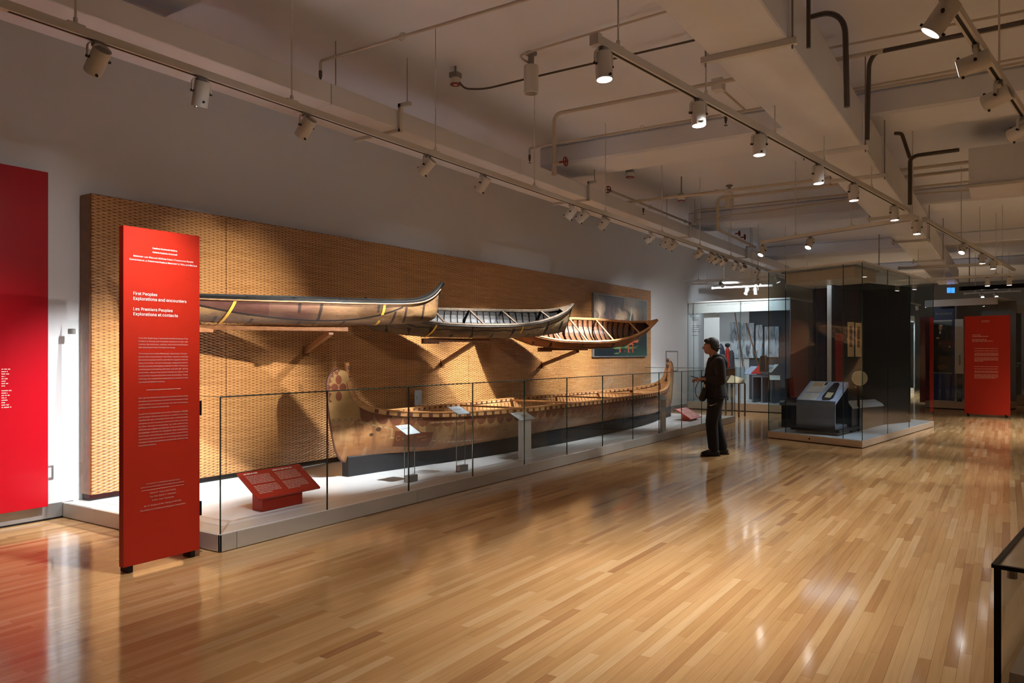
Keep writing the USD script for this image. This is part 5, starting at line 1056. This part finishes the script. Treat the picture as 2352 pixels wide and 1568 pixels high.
# portrait case
pA, pB = at(2092, 940, Z=0), at(2262, 949, Z=0); pd = (pB - pA) / np.linalg.norm(pB - pA); pn2 = np.cross(pd, UP); pn2 *= np.sign(pn2 @ F); off_ = pn2 * 1.0; pA, pB = pA + off_, pB + off_
plain('portrait_blue', '#16306e', .5, vary=.05); plain('portrait_black', '#14120f', .35, vary=.2, scale=10); plain('portrait_skin', '#c29a7d', .6); plain('portrait_white', '#d5d0c6', .6)
t = thing('portrait_case', 'wide white-framed showcase at the far right holding the blue portrait wall', 'showcase', tuple((pA + pB) / 2)); obj('base', poly_prism([pA, pB, pB + pn2 * 1.6, pA + pn2 * 1.6], .02, .20), 'case_base', t); obj('shadow_gap', poly_prism([pA + pn2 * .04, pB + pn2 * .04, pB + pn2 * 1.5, pA + pn2 * 1.5], .0005, .02), 'slot_black', t)
obj('header', slab(pA, pB, .06, 2.86, 3.02), 'white_metal', t); obj('pane', slab(pA + pn2 * .02, pB + pn2 * .02, .01, .20, 2.86), 'clear_pane', t); obj('top_plate', poly_prism([pA, pB, pB + pn2 * 1.6, pA + pn2 * 1.6], 3.02, 3.05), 'white_metal', t); obj('back_panel', slab(pA + pn2 * 1.55, pB + pn2 * 1.55, .05, .20, 3.02), 'far_wall_paint', t)
def onp(px, py, off): v = at(px, py, d=1.0) - EYE; s = ((pA + pn2 * off - EYE) @ pn2) / (v @ pn2); return EYE + v * s
def card(t, name, x0, x1, y0, y1, off, th, m): a, b = onp(x0, y0, off), onp(x1, y1, off); obj(name, slab(a, b, th, b[2], a[2]), m, t)
a = onp(2167, 925, .6); t = thing('portrait_wall', 'deep blue wall panel carrying a dark portrait of a standing figure', 'display panel', (a[0], a[1], .2)); card(t, 'panel', 2144, 2192, 698, 927, .6, .05, 'portrait_blue'); card(t, 'canvas', 2144, 2187, 737, 856, .57, .02, 'portrait_black'); card(t, 'frame_strip', 2144, 2187, 735.5, 737.5, .565, .02, 'white_metal'); card(t, 'frame_strip', 2144, 2187, 855.5, 857.5, .565, .02, 'white_metal')
def blob(name, px, py, rx, ry, off, m): c = onp(px, py, off); k = ((c - EYE) @ F) / FPX; obj(name, extr(affinity.scale(Polygon([(math.cos(a), math.sin(a)) for a in np.linspace(0, 2 * math.pi, 18)[:-1]]), rx * k, ry * k), .006, c, pd * np.sign(pd @ R), UP), m, t)
blob('painted_face', 2159.5, 753, 4, 5.5, .556, 'portrait_skin'); blob('painted_hair', 2160.5, 747.5, 4.3, 2.4, .555, 'portrait_white'); blob('painted_collar', 2158.5, 763, 2, 4, .555, 'portrait_white'); blob('painted_hand', 2153.5, 776, 4, 2, .555, 'portrait_skin'); blob('painted_hand', 2180, 796, 2, 2, .555, 'portrait_skin'); blob('painted_chair', 2163, 843, 10, 6, .556, 'ink_brown')
o1, o2 = onp(2148, 723, .565), onp(2187, 723, .565); uu = pd * np.sign(pd @ R); s_ = 'IN ADVANCE'; obj('lettering', text(s_, .07 * ((o2 - o1) @ uu) / text_width(s_, .07), o1, uu, UP, .001), 'portrait_white', t, kind='stuff')
a = onp(2204, 858, .3); t = thing('white_door_leaf', 'pale upright door leaf with a handle left of the far red board', 'door leaf', (a[0], a[1], .2)); card(t, 'leaf', 2194, 2213, 733, 858, .3, .06, 'white_metal'); card(t, 'handle', 2203, 2205.5, 815, 838, .24, .05, 'grey_metal'); card(t, 'stand', 2198, 2210, 858, 928, .35, .03, 'slate')
a = onp(2129, 943, .9); t = thing('red_banner', 'dim red banner seen through the right side of the tall glass case', 'banner', (a[0], a[1], .2)); card(t, 'sheet', 2113, 2146, 728, 925, .9, .03, 'banner_red')
# far showcases at the right edge and the end of the hall
for k, (x0, x1, y, d, label) in enumerate(((2322, 2420, 922, 22.5, 'grey glass showcase cut by the right edge behind the far red board'), (1880, 2100, 905, 28, 'dim glass showcase far behind the tall glass case'))):
    a, b = at(x0, y, d=d), at(x1, y - 6, d=d + 1.5); a[2] = b[2] = 0; n_ = np.cross(UP, b - a); n_ /= np.linalg.norm(n_); n_ *= np.sign(n_ @ F)
    t = thing('far_showcase', label, 'showcase', tuple((a + b) / 2)); obj('base', poly_prism([a, b, b + n_, a + n_], .001, .2), 'case_base', t); obj('back_panel', slab(a + n_ * .95, b + n_ * .95, .05, .2, 2.9), 'far_wall_paint', t); obj('header', slab(a, b, .05, 2.75, 2.95), 'white_metal', t)
    obj('top_plate', poly_prism([a, b, b + n_, a + n_], 2.95, 3.0), 'white_metal', t)
    for q_ in np.linspace(0, 1, 4): p = a + (b - a) * q_; obj('post', box(p[0] - .02, p[0] + .02, p[1] - .02, p[1] + .02, .2, 2.75), 'grey_metal', t)
    for q_ in (.2, .6): p = a + (b - a) * q_ + n_ * .5; obj('shelf', slab(p, p + (b - a) * .25, .3, 1.1 + .2 * q_, 1.14 + .2 * q_), 'case_deck', t)
for k, (px, py, d, label, lx, ly) in enumerate(((2184, 666.5, 24, 'small blue-lit screen hanging above the portrait case', .10, .08), (2019, 656, 19.5, 'twin blue-lit screen seen through the top of the tall glass case', .10, .09), (2302, 711, 26, 'small blue light above the far red board', .05, .08))):
    c = at(px, py, d=d); t = thing('blue_screen', label, 'screen', tuple(c)); 
    for s_ in ((-1, 1) if k < 2 else (0,)): obj('lit_face', cbox(*(lambda p: (p[0] - .05, p[0] + .05, p[1] - .05, p[1] + .05))(c + R * s_ * .065), c[2] - ly, c[2] + ly, .004), 'blue_glow', t)
    obj('hanger', bar(c + UP * ly, (c[0], c[1], CEIL), .02, .02, (1, 0, 0)), 'grey_metal', t)

# ================================================================ far tracks and lamps
def ftrack(label, a, b, z, rods=(.2, .8)):
    global TZ
    a, b = np.array(a), np.array(b); o = TZ; TZ = z; L = np.linalg.norm(b[:2] - a[:2]); tr = track('lighting_track', label, a[:2], b[:2], [L * r for r in rods]); TZ = o; return tr
A, Bq, C = at(1750, 556, Z=3.399), at(2121, 499, Z=3.399), at(2330, 620, Z=3.399)
ftrack('lighting track crossing the hall above the tall glass case', A, Bq + np.array([-.02, .06, 0]), 3.399, (.25, .62, .97)); ftrack('lighting track running away at the right beyond the broad duct', Bq + np.array([.2, .0, 0]), C, 3.399, (.3, .8))
ftrack('far lighting track crossing below the ceiling above the portrait case', at(2131, 641.6, Z=3.242), at(2330, 630, Z=3.242), 3.242); ftrack('higher far lighting track crossing above the portrait case', at(2064, 616, Z=3.321), at(2300, 605, Z=3.321), 3.321)
ftrack('front one of the short tracks lighting the acquisitions case', at(1566, 647.2, Z=3.4), at(1770, 635, Z=3.4), 3.4); ftrack('second short track lighting the acquisitions case', at(1590, 652, Z=3.35), at(1765, 646, Z=3.35), 3.35); ftrack('lowest short track before the acquisitions case header', at(1636, 661.5, Z=3.3), at(1775, 655, Z=3.3), 3.3)
def fl(px, py, z, aim, label, on=True, p=.3, **k):
    k.setdefault('col', (.88, .95, 1.0)); q = at(px, py, Z=z); return lamp(q, aim(q) if callable(aim) else aim, label, on=on, power=p, **k)
ac = lambda q: q + np.array([2.2, -.1, -.75]); dn = lambda q: q + np.array([-.25, -.05, -3.0]); lf = lambda q: q + np.array([-.9, .5, -1.6]); up_ = lambda q: q + np.array([1.4, .6, -1.4])
fl(1752, 559, 3.399, lf, 'spotlight at the left end of the track above the tall glass case', p=.3); fl(1861, 540, 3.399, lf, 'pale spotlight midway on the track above the tall glass case', p=.3); fl(2106, 501.5, 3.399, dn, 'glaring spotlight near the track corner beyond the broad duct', p=.4)
fl(2213, 553, 3.399, lf, 'pale tilted spotlight left on the receding right-hand track', p=.5, angle=40); fl(2256, 578, 3.399, dn, 'upright pale spotlight middle of the receding right-hand track', p=.4, angle=40); fl(2281, 592, 3.399, dn, 'third pale spotlight on the receding right-hand track', p=.4, angle=40)
fl(1657, 642, 3.4, ac, 'small spotlight left over the acquisitions case', p=.3, angle=50); fl(1741, 637, 3.4, lf, 'upper of two small glowing spotlights over the acquisitions case', p=.35, angle=40); fl(1716, 657.5, 3.3, lf, 'left glowing spotlight just above the acquisitions header', p=.3); fl(1736, 656.5, 3.3, dn, 'right glowing spotlight just above the acquisitions header', p=.3)
fl(2318, 632, 3.242, dn, 'upright spotlight at the right end of the far crossing track', p=.25, angle=45); fl(2268, 634, 3.242, dn, 'small spotlight on the far crossing track above the red board', p=.2, angle=45)
ftrack('thin far track with two bright points above the portrait case', at(2215, 674, Z=3.4), at(2345, 668, Z=3.4), 3.4); fl(2255, 671, 3.4, lambda q: q + np.array([-2.0, -.6, -1.2]), 'left one of two bright points of light far above the red board', p=.1); fl(2287, 670, 3.4, lambda q: q + np.array([-2.0, -.6, -1.2]), 'right one of two bright points of light far above the red board', p=.1)
ftrack('lighting track at the very end of the hall', (27.5, 3.5), (33, 2.8), 3.399)
for k, x in enumerate((28.2, 30.4, 32.5)): lamp((x, 3.5 - (x - 27.5) * .127, TZ), (x + .5, 2.6, 0), ('first', 'second', 'third')[k] + ' lamp of the track at the very end of the hall', power=1.6, angle=55, soft=1, col=(.85, .94, 1))
ftrack('lighting track over the middle of the far hall', (16.5, -1.0), (21.5, -1.7), 3.399)
for k, x in enumerate((17.2, 20.0)): lamp((x, -1.0 - (x - 16.5) * .14, TZ), (x, -1.4, 0), ('near', 'far')[k] + ' one of two lamps over the right of the far hall', power=.7, angle=50, soft=.9)
# long black bar far above
a, b = at(2205, 663, d=22), at(2420, 652, d=22); t = thing('black_bar', 'long black bar hung under the ceiling at the far right', 'bar', tuple((a + b) / 2)); obj('bar_rail', bar(a, b, .10, .12), 'black_metal', t)
for k in (.1, .9): p = a + (b - a) * k; obj('hanger', cyl(p, (p[0], p[1], CEIL), .012, 6), 'grey_metal', t)
# ================================================================ near table case at the lower right
e = np.array([.990, -.1405, 0]); g_ = np.array([-.1405, -.990, 0]); c0 = at(2283, 1297, Z=1.0); c0[2] = 0; q = [c0, c0 + e * 1.6, c0 + e * 1.6 + g_ * .8, c0 + g_ * .8]
t = thing('table_case', 'black-edged glass table case with a white tray, cut by the lower right corner', 'showcase', tuple((q[0] + q[2]) / 2))
for k, p in enumerate(q): pp = p + (e if k in (0, 3) else -e) * .007 + (g_ if k < 2 else -g_) * .007; obj('corner_post', box(pp[0] - .008, pp[0] + .008, pp[1] - .008, pp[1] + .008, .62, .992), 'black_metal', t)
for a, b in ((0, 1), (1, 2), (2, 3), (3, 0)): obj('top_edge', bar(q[a] + UP * .997, q[b] + UP * .997, .012, .010), 'black_metal', t)
obj('glass_lid', poly_prism([p for p in q], .990, .994), 'clear_pane', t); obj('front_pane', slab(q[3] + (q[2] - q[3]) * .02, q[0] * 0 + q[2], .006, .62, .988), 'clear_pane', t); obj('left_pane', slab(q[0] + g_ * .02, q[3] - g_ * .02, .006, .62, .988), 'clear_pane', t); obj('rear_pane', slab(q[0] + e * .02, q[1] - e * .02, .006, .62, .988), 'clear_pane', t)
qi = [q[0] + e * .03 + g_ * .03, q[1] - e * .03 + g_ * .03, q[2] - e * .03 - g_ * .03, q[3] + e * .03 - g_ * .03]
obj('tray', poly_prism(qi, .60, .72), 'plinth_white', t); obj('raised_mount', hull([p + UP * z for p, z in ((qi[0] + e * .25, .72), (qi[1], .72), (qi[2], .72), (qi[3] + e * .25, .72), (qi[0] + e * .32, .80), (qi[1], .80), (qi[2], .80), (qi[3] + e * .32, .80))]), 'case_deck', t)
obj('cabinet', poly_prism(qi, .02, .60), 'white_metal', t); obj('body_rim', poly_prism(q, .585, .622), 'black_metal', t); obj('corner_clip', [cyl(c0 + e * .035 + g_ * .035 + UP * .965, c0 + e * .035 + g_ * .035 + UP * .989, .012, 12)], 'grey_metal', t)
# ================================================================ the visitor
PB = np.array([11.36, 3.74, 0.0]); fw = -R; sd = -F       # he faces left in the photo, his left side towards us
def W(a, b, z): return PB + fw * a + sd * b + UP * z
plain('cord_tan', '#8c7358', .7); plain('skin', '#a8715a', .55, vary=.05); plain('jacket_cloth', '#1a1618', .8, vary=.12, scale=30, bump=.15, bscale=90); plain('trouser_cloth', '#0c0d12', .85, vary=.1, scale=30); plain('shoe_black', '#0d0d0f', .5); plain('hair_brown', '#2f2119', .6, vary=.25, scale=60); plain('bag_black', '#08080a', .6); plain('shirt_dark', '#22252c', .8)
def flesh(bones, edge=.018, it=12):
    """One smooth skin over bones: (p, r, q, s) capsules joined by hulls."""
    M = m3.Manifold()
    for b in bones:
        pts = []
        for p, r in b:
            r3 = np.broadcast_to(np.asarray(r, float), (3,)); sp = _unit * r3[0] if np.ndim(r) == 0 else _unit[:, :1] * r3[0] * fw + _unit[:, 1:2] * r3[1] * sd + _unit[:, 2:] * r3[2] * UP
            pts.append(np.asarray(p) + sp)
        M = M + m3.Manifold.hull_points(np.vstack(pts))
    m = M.refine_to_length(edge).to_mesh(); tm = trimesh.Trimesh(np.array(m.vert_properties[:, :3]), np.array(m.tri_verts), process=True)
    if it: trimesh.smoothing.filter_taubin(tm, .5, -.53, iterations=it)
    return np.array(tm.vertices), np.array(tm.faces)
_unit = np.array(trimesh.creation.icosphere(2).vertices)
person = thing('person', 'person in a dark hooded jacket and black trousers looking at a phone before the glass', 'person', tuple(PB))
# joints (forward, side, up): side > 0 is his left, nearer to us
hipL, hipR, kneeL, kneeR, ankL, ankR = W(-.01, .09, .93), W(-.03, -.09, .93), W(.06, .10, .50), W(-.05, -.10, .51), W(.03, .10, .09), W(-.16, -.10, .09)
shL, shR, elL, elR = W(-.04, .19, 1.42), W(-.04, -.19, 1.42), W(-.05, .25, 1.13), W(-.03, -.25, 1.14); wrL, wrR = W(.165, .15, 1.165), W(.17, -.10, 1.15)
neck, chest, belly = W(-.02, 0, 1.50), W(-.03, 0, 1.28), W(.0, 0, 1.06)
head_c = W(.055, 0, 1.665)
def hand(wr, pt, side, hold=True):
    """palm, four curled fingers and a thumb; pt = direction of the hand."""
    pt = pt / np.linalg.norm(pt); up_ = np.cross(pt, sd * side); up_ /= np.linalg.norm(up_); la = np.cross(up_, pt); B = []
    pal = [wr + pt * .03, wr + pt * .09]; B.append([(wr, .026), (pal[0] + la * .012, .022), (pal[0] - la * .018, .022), (pal[1] + la * .026, .016), (pal[1] - la * .026, .016)])
    for k, (o, L) in enumerate(((-.028, .062), (-.009, .072), (.010, .067), (.028, .052))):
        p = pal[1] + la * o; q = p + pt * L * .42 - up_ * .006; r = q + pt * L * .22 - up_ * L * .32; s = r - pt * L * .18 - up_ * L * .28; B += [[(p, .0095), (q, .009)], [(q, .009), (r, .0083)], [(r, .0083), (s, .0075)]]
    p = wr + pt * .045 - la * .030; q = p + pt * .035 - la * .015 - up_ * .01; r = q + pt * .03 + la * .012 - up_ * .012; B += [[(p, .013), (q, .011)], [(q, .011), (r, .009)]]
    return B
handL = hand(wrL, fw * .95 - sd * .25 + UP * .02, 1); handR = hand(wrR, fw * .9 + sd * .2 + UP * .02, 1)
bones = [[(hipL, .095), (kneeL, .062)], [(hipR, .095), (kneeR, .062)], [(kneeL, .058), (ankL, .04)], [(kneeR, .058), (ankR, .04)], [(hipL, .10), (hipR, .10), (belly, (.11, .15, .10))], [(belly, (.11, .15, .10)), (chest, (.115, .16, .12))], [(chest, (.115, .16, .12)), (shL, .06), (shR, .06)], [(W(-.03, 0, 1.40), .07), (neck, .058), (W(.03, 0, 1.60), .055)],
         [(shL, .055), (elL, .042)], [(shR, .055), (elR, .042)], [(elL, .042), (wrL, .028)], [(elR, .042), (wrR, .028)], [(ankL, .045), (W(.20, .11, .035), .03)], [(ankR, .045), (W(.0, -.11, .035), .03)],
         [(W(.035, 0, 1.695), (.098, .078, .088)), (W(.06, 0, 1.66), (.085, .070, .085))], [(W(.07, 0, 1.64), (.075, .060, .06)), (W(.105, 0, 1.565), (.038, .036, .030)), (W(.05, 0, 1.575), (.05, .052, .035))], [(W(.145, 0, 1.66), .010), (W(.168, 0, 1.628), .014), (W(.140, 0, 1.622), .016)], [(W(.128, .026, 1.678), .014), (W(.128, -.026, 1.678), .014)], [(W(.137, 0, 1.592), (.010, .022, .008)), (W(.120, 0, 1.590), (.015, .030, .015))]]
bones += [[(W(.03, s * .076, 1.665), (.018, .010, .03)), (W(.025, s * .084, 1.665), (.014, .006, .024))] for s in (-1, 1)]
obj('body', flesh(bones + handL + handR, .012, 6), 'skin', person, smooth=True)
for s in (1, -1):
    obj('eye', [lathe(W(.127, s * .030, 1.668), fw, [(-.008, .004), (0, .009), (.006, .0105), (.011, .007), (.013, .003)], 10)], 'portrait_white', person); obj('pupil', [cyl(W(.139, s * .030, 1.668), W(.1415, s * .030, 1.668), .0045, 8)], 'black_plastic', person)
    obj('eyebrow', tube([W(.136, s * .015, 1.689), W(.140, s * .030, 1.693), W(.130, s * .045, 1.688)], .004, 5), 'hair_brown', person)
obj('mouth', tube([W(.139, -.020, 1.590), W(.147, 0, 1.591), W(.139, .020, 1.590)], .0038, 5), 'banner_red', person)
# hair: a cap over the crown, back and sides with a short fringe
hv, hf = flesh([[(W(.028, 0, 1.705), (.106, .085, .090)), (W(.005, 0, 1.67), (.085, .084, .095))], [(W(-.035, 0, 1.66), (.05, .068, .07)), (W(-.03, 0, 1.60), (.042, .058, .04))], [(W(.10, 0, 1.745), (.045, .065, .028)), (W(.128, .02, 1.730), (.024, .045, .020))]], .012, 4)
n_ = meshkit.fbm(hv * 60, 2, 3)[:, None] - .5; obj('hair', (hv + n_ * .008, hf), 'hair_brown', person, smooth=True)
# headphones
for s in (1, -1): obj('ear_cushion', lathe(W(.025, s * .080, 1.658), sd * s, [(0, .040), (.006, .046), (.026, .046), (.034, .036), (.036, .01)], 20), 'black_plastic', person, smooth=40)
obj('neckband', tube([W(.025 - .128 * math.sin(a), math.cos(a) * .098, 1.650 - .03 * math.sin(a)) for a in np.linspace(0, math.pi, 17)], .009, 8), 'black_plastic', person, smooth=40)
# jacket with sleeves, hem and hood
jb = [[(W(-.03, 0, 1.30), (.155, .20, .13)), (W(-.01, 0, 1.08), (.155, .195, .12))], [(W(-.01, 0, 1.08), (.155, .195, .12)), (W(-.03, 0, .88), (.185, .215, .035))], [(W(-.03, 0, 1.30), (.15, .20, .12)), (shL, .078), (shR, .078), (W(-.045, 0, 1.46), (.08, .10, .05))], [(shL, .080), (elL, .066)], [(shR, .080), (elR, .066)], [(elL, .066), (W(.13, .17, 1.165), .046)], [(elR, .066), (W(.13, -.12, 1.15), .046)]]
obj('jacket', flesh(jb, .022, 7), 'jacket_cloth', person, smooth=True)
hb = [[(W(-.10, 0, 1.48), (.075, .13, .045)), (W(-.155, 0, 1.41), (.06, .12, .05)), (W(-.16, 0, 1.34), (.045, .09, .03))], [(W(-.01, .08, 1.515), (.05, .04, .03)), (W(-.10, .05, 1.50), (.06, .06, .04))], [(W(-.01, -.08, 1.515), (.05, .04, .03)), (W(-.10, -.05, 1.50), (.06, .06, .04))], [(W(.02, .06, 1.50), .022), (W(.06, .045, 1.42), .018)], [(W(.02, -.06, 1.50), .022), (W(.06, -.045, 1.42), .018)]]
obj('hood', flesh(hb, .016, 8), 'jacket_cloth', person, smooth=True)
obj('collar_shirt', flesh([[(W(.035, 0, 1.47), (.05, .06, .03)), (W(.075, 0, 1.38), (.04, .05, .03))]], .016, 4), 'shirt_dark', person, smooth=True)
obj('hem_band', [tube([W(-.03 + .182 * math.cos(a), .214 * math.sin(a), .876) for a in np.linspace(0, 2 * math.pi, 40)], .007, 6)], 'jacket_cloth', person)
obj('cuff', [cyl(W(.120, .176, 1.165), W(.150, .160, 1.165), .047, 14)], 'jacket_cloth', person); obj('cuff', [cyl(W(.120, -.126, 1.15), W(.150, -.11, 1.15), .047, 14)], 'jacket_cloth', person)
lo = [W(.13, .10, 1.36), W(.13, .06, 1.36)]; obj('chest_mark', [bar(lo[0] + UP * (.012 * k) + fw * .012, lo[1] + UP * (.012 * k + .01) + fw * .016, .004, .004) for k in (0, 1.6)], 'sand_paper', person)
# trousers and shoes
pb_ = [[(W(-.02, 0, .93), (.13, .17, .07)), (hipL + UP * -.05, .115), (hipR + UP * -.05, .115)], [(hipL + UP * -.05, .118), (kneeL, .092)], [(hipR + UP * -.05, .118), (kneeR, .092)], [(kneeL, .092), (W(.03, .10, .12), .080)], [(kneeR, .092), (W(-.155, -.10, .12), .080)]]
obj('trousers', flesh(pb_, .022, 8), 'trouser_cloth', person, smooth=True)
sw = [W(.118, .155, .775), W(.095, .185, .765), W(.06, .205, .782), W(.005, .218, .803)]; obj('trouser_logo', [tube(bend(sw, .04, 6), np.interp(np.linspace(0, 1, len(bend(sw, .04, 6))), [0, .25, .5, 1], [.003, .009, .007, .002]), 6)], 'portrait_white', person)
for a, b in ((.03, .10), (-.16, -.10)):
    obj('shoe', flesh([[(W(a - .045, b, .055), (.05, .045, .045)), (W(a + .02, b, .085), (.055, .045, .04))], [(W(a - .045, b, .045), (.05, .043, .035)), (W(a + .13, b + .01, .043), (.07, .048, .033)), (W(a + .02, b, .07), (.06, .042, .05))]], .016, 4), 'shoe_black', person, smooth=True)
    obj('sole', poly_prism([W(a + x, b + y, 0) for x, y in ((-.095, -.028), (-.095, .028), (-.03, .042), (.06, .045), (.15, .050), (.195, .030), (.20, .0), (.185, -.025), (.12, -.042), (.0, -.036))], .0008, .022), 'black_plastic', person)
# things he carries
ph = W(.30, .055, 1.185); t = thing('phone', 'black phone held flat in the hand of the person', 'phone', tuple(ph)); pd_ = fw * .92 + UP * .28; ls = sd; nn = np.cross(pd_, ls); q = [ph + pd_ * a * .075 + ls * b * .036 + nn * c * .004 for a in (-1, 1) for b in (-1, 1) for c in (-1, 1)]; obj('phone_body', hull(q), 'black_plastic', t); obj('phone_screen', hull([ph + pd_ * a * .068 + ls * b * .032 + nn * c for a in (-1, 1) for b in (-1, 1) for c in ((.0041, .005) if nn[2] > 0 else (-.0041, -.005))]), 'slate', t)
bg = W(.175, .12, .93); t = thing('shoulder_bag', 'small black bag hanging at the hip of the person', 'bag', tuple(bg - UP * .1)); obj('bag_body', flesh([[(bg + fw * .03 - UP * .06, (.055, .06, .05)), (bg + UP * .09 - fw * .01, (.035, .05, .05))]], .014, 6), 'bag_black', t, smooth=True); obj('bag_tag', cbox(*(lambda c: (c[0] - .012, c[0] + .012, c[1] - .012, c[1] + .012))(bg + sd * .05 + fw * .01), 1.035, 1.085, .003), 'portrait_white', t); obj('bag_strap', tube(bend([bg + UP * .10, W(.17, .12, 1.2), W(.09, .0, 1.44), W(.0, -.12, 1.53), W(-.12, -.15, 1.42)], .1), .008, 6), 'bag_black', t)
lw = [W(.235, .10, 1.15), W(.285, .11, 1.08), W(.315, .11, .99), W(.29, .11, .90), W(.255, .11, .88)]; t = thing('wrist_cord', 'tan looped cord hanging from the hand of the person', 'cord', tuple(lw[0])); obj('cord', tube(bend(lw, .05), .007, 6), 'cord_tan', t)
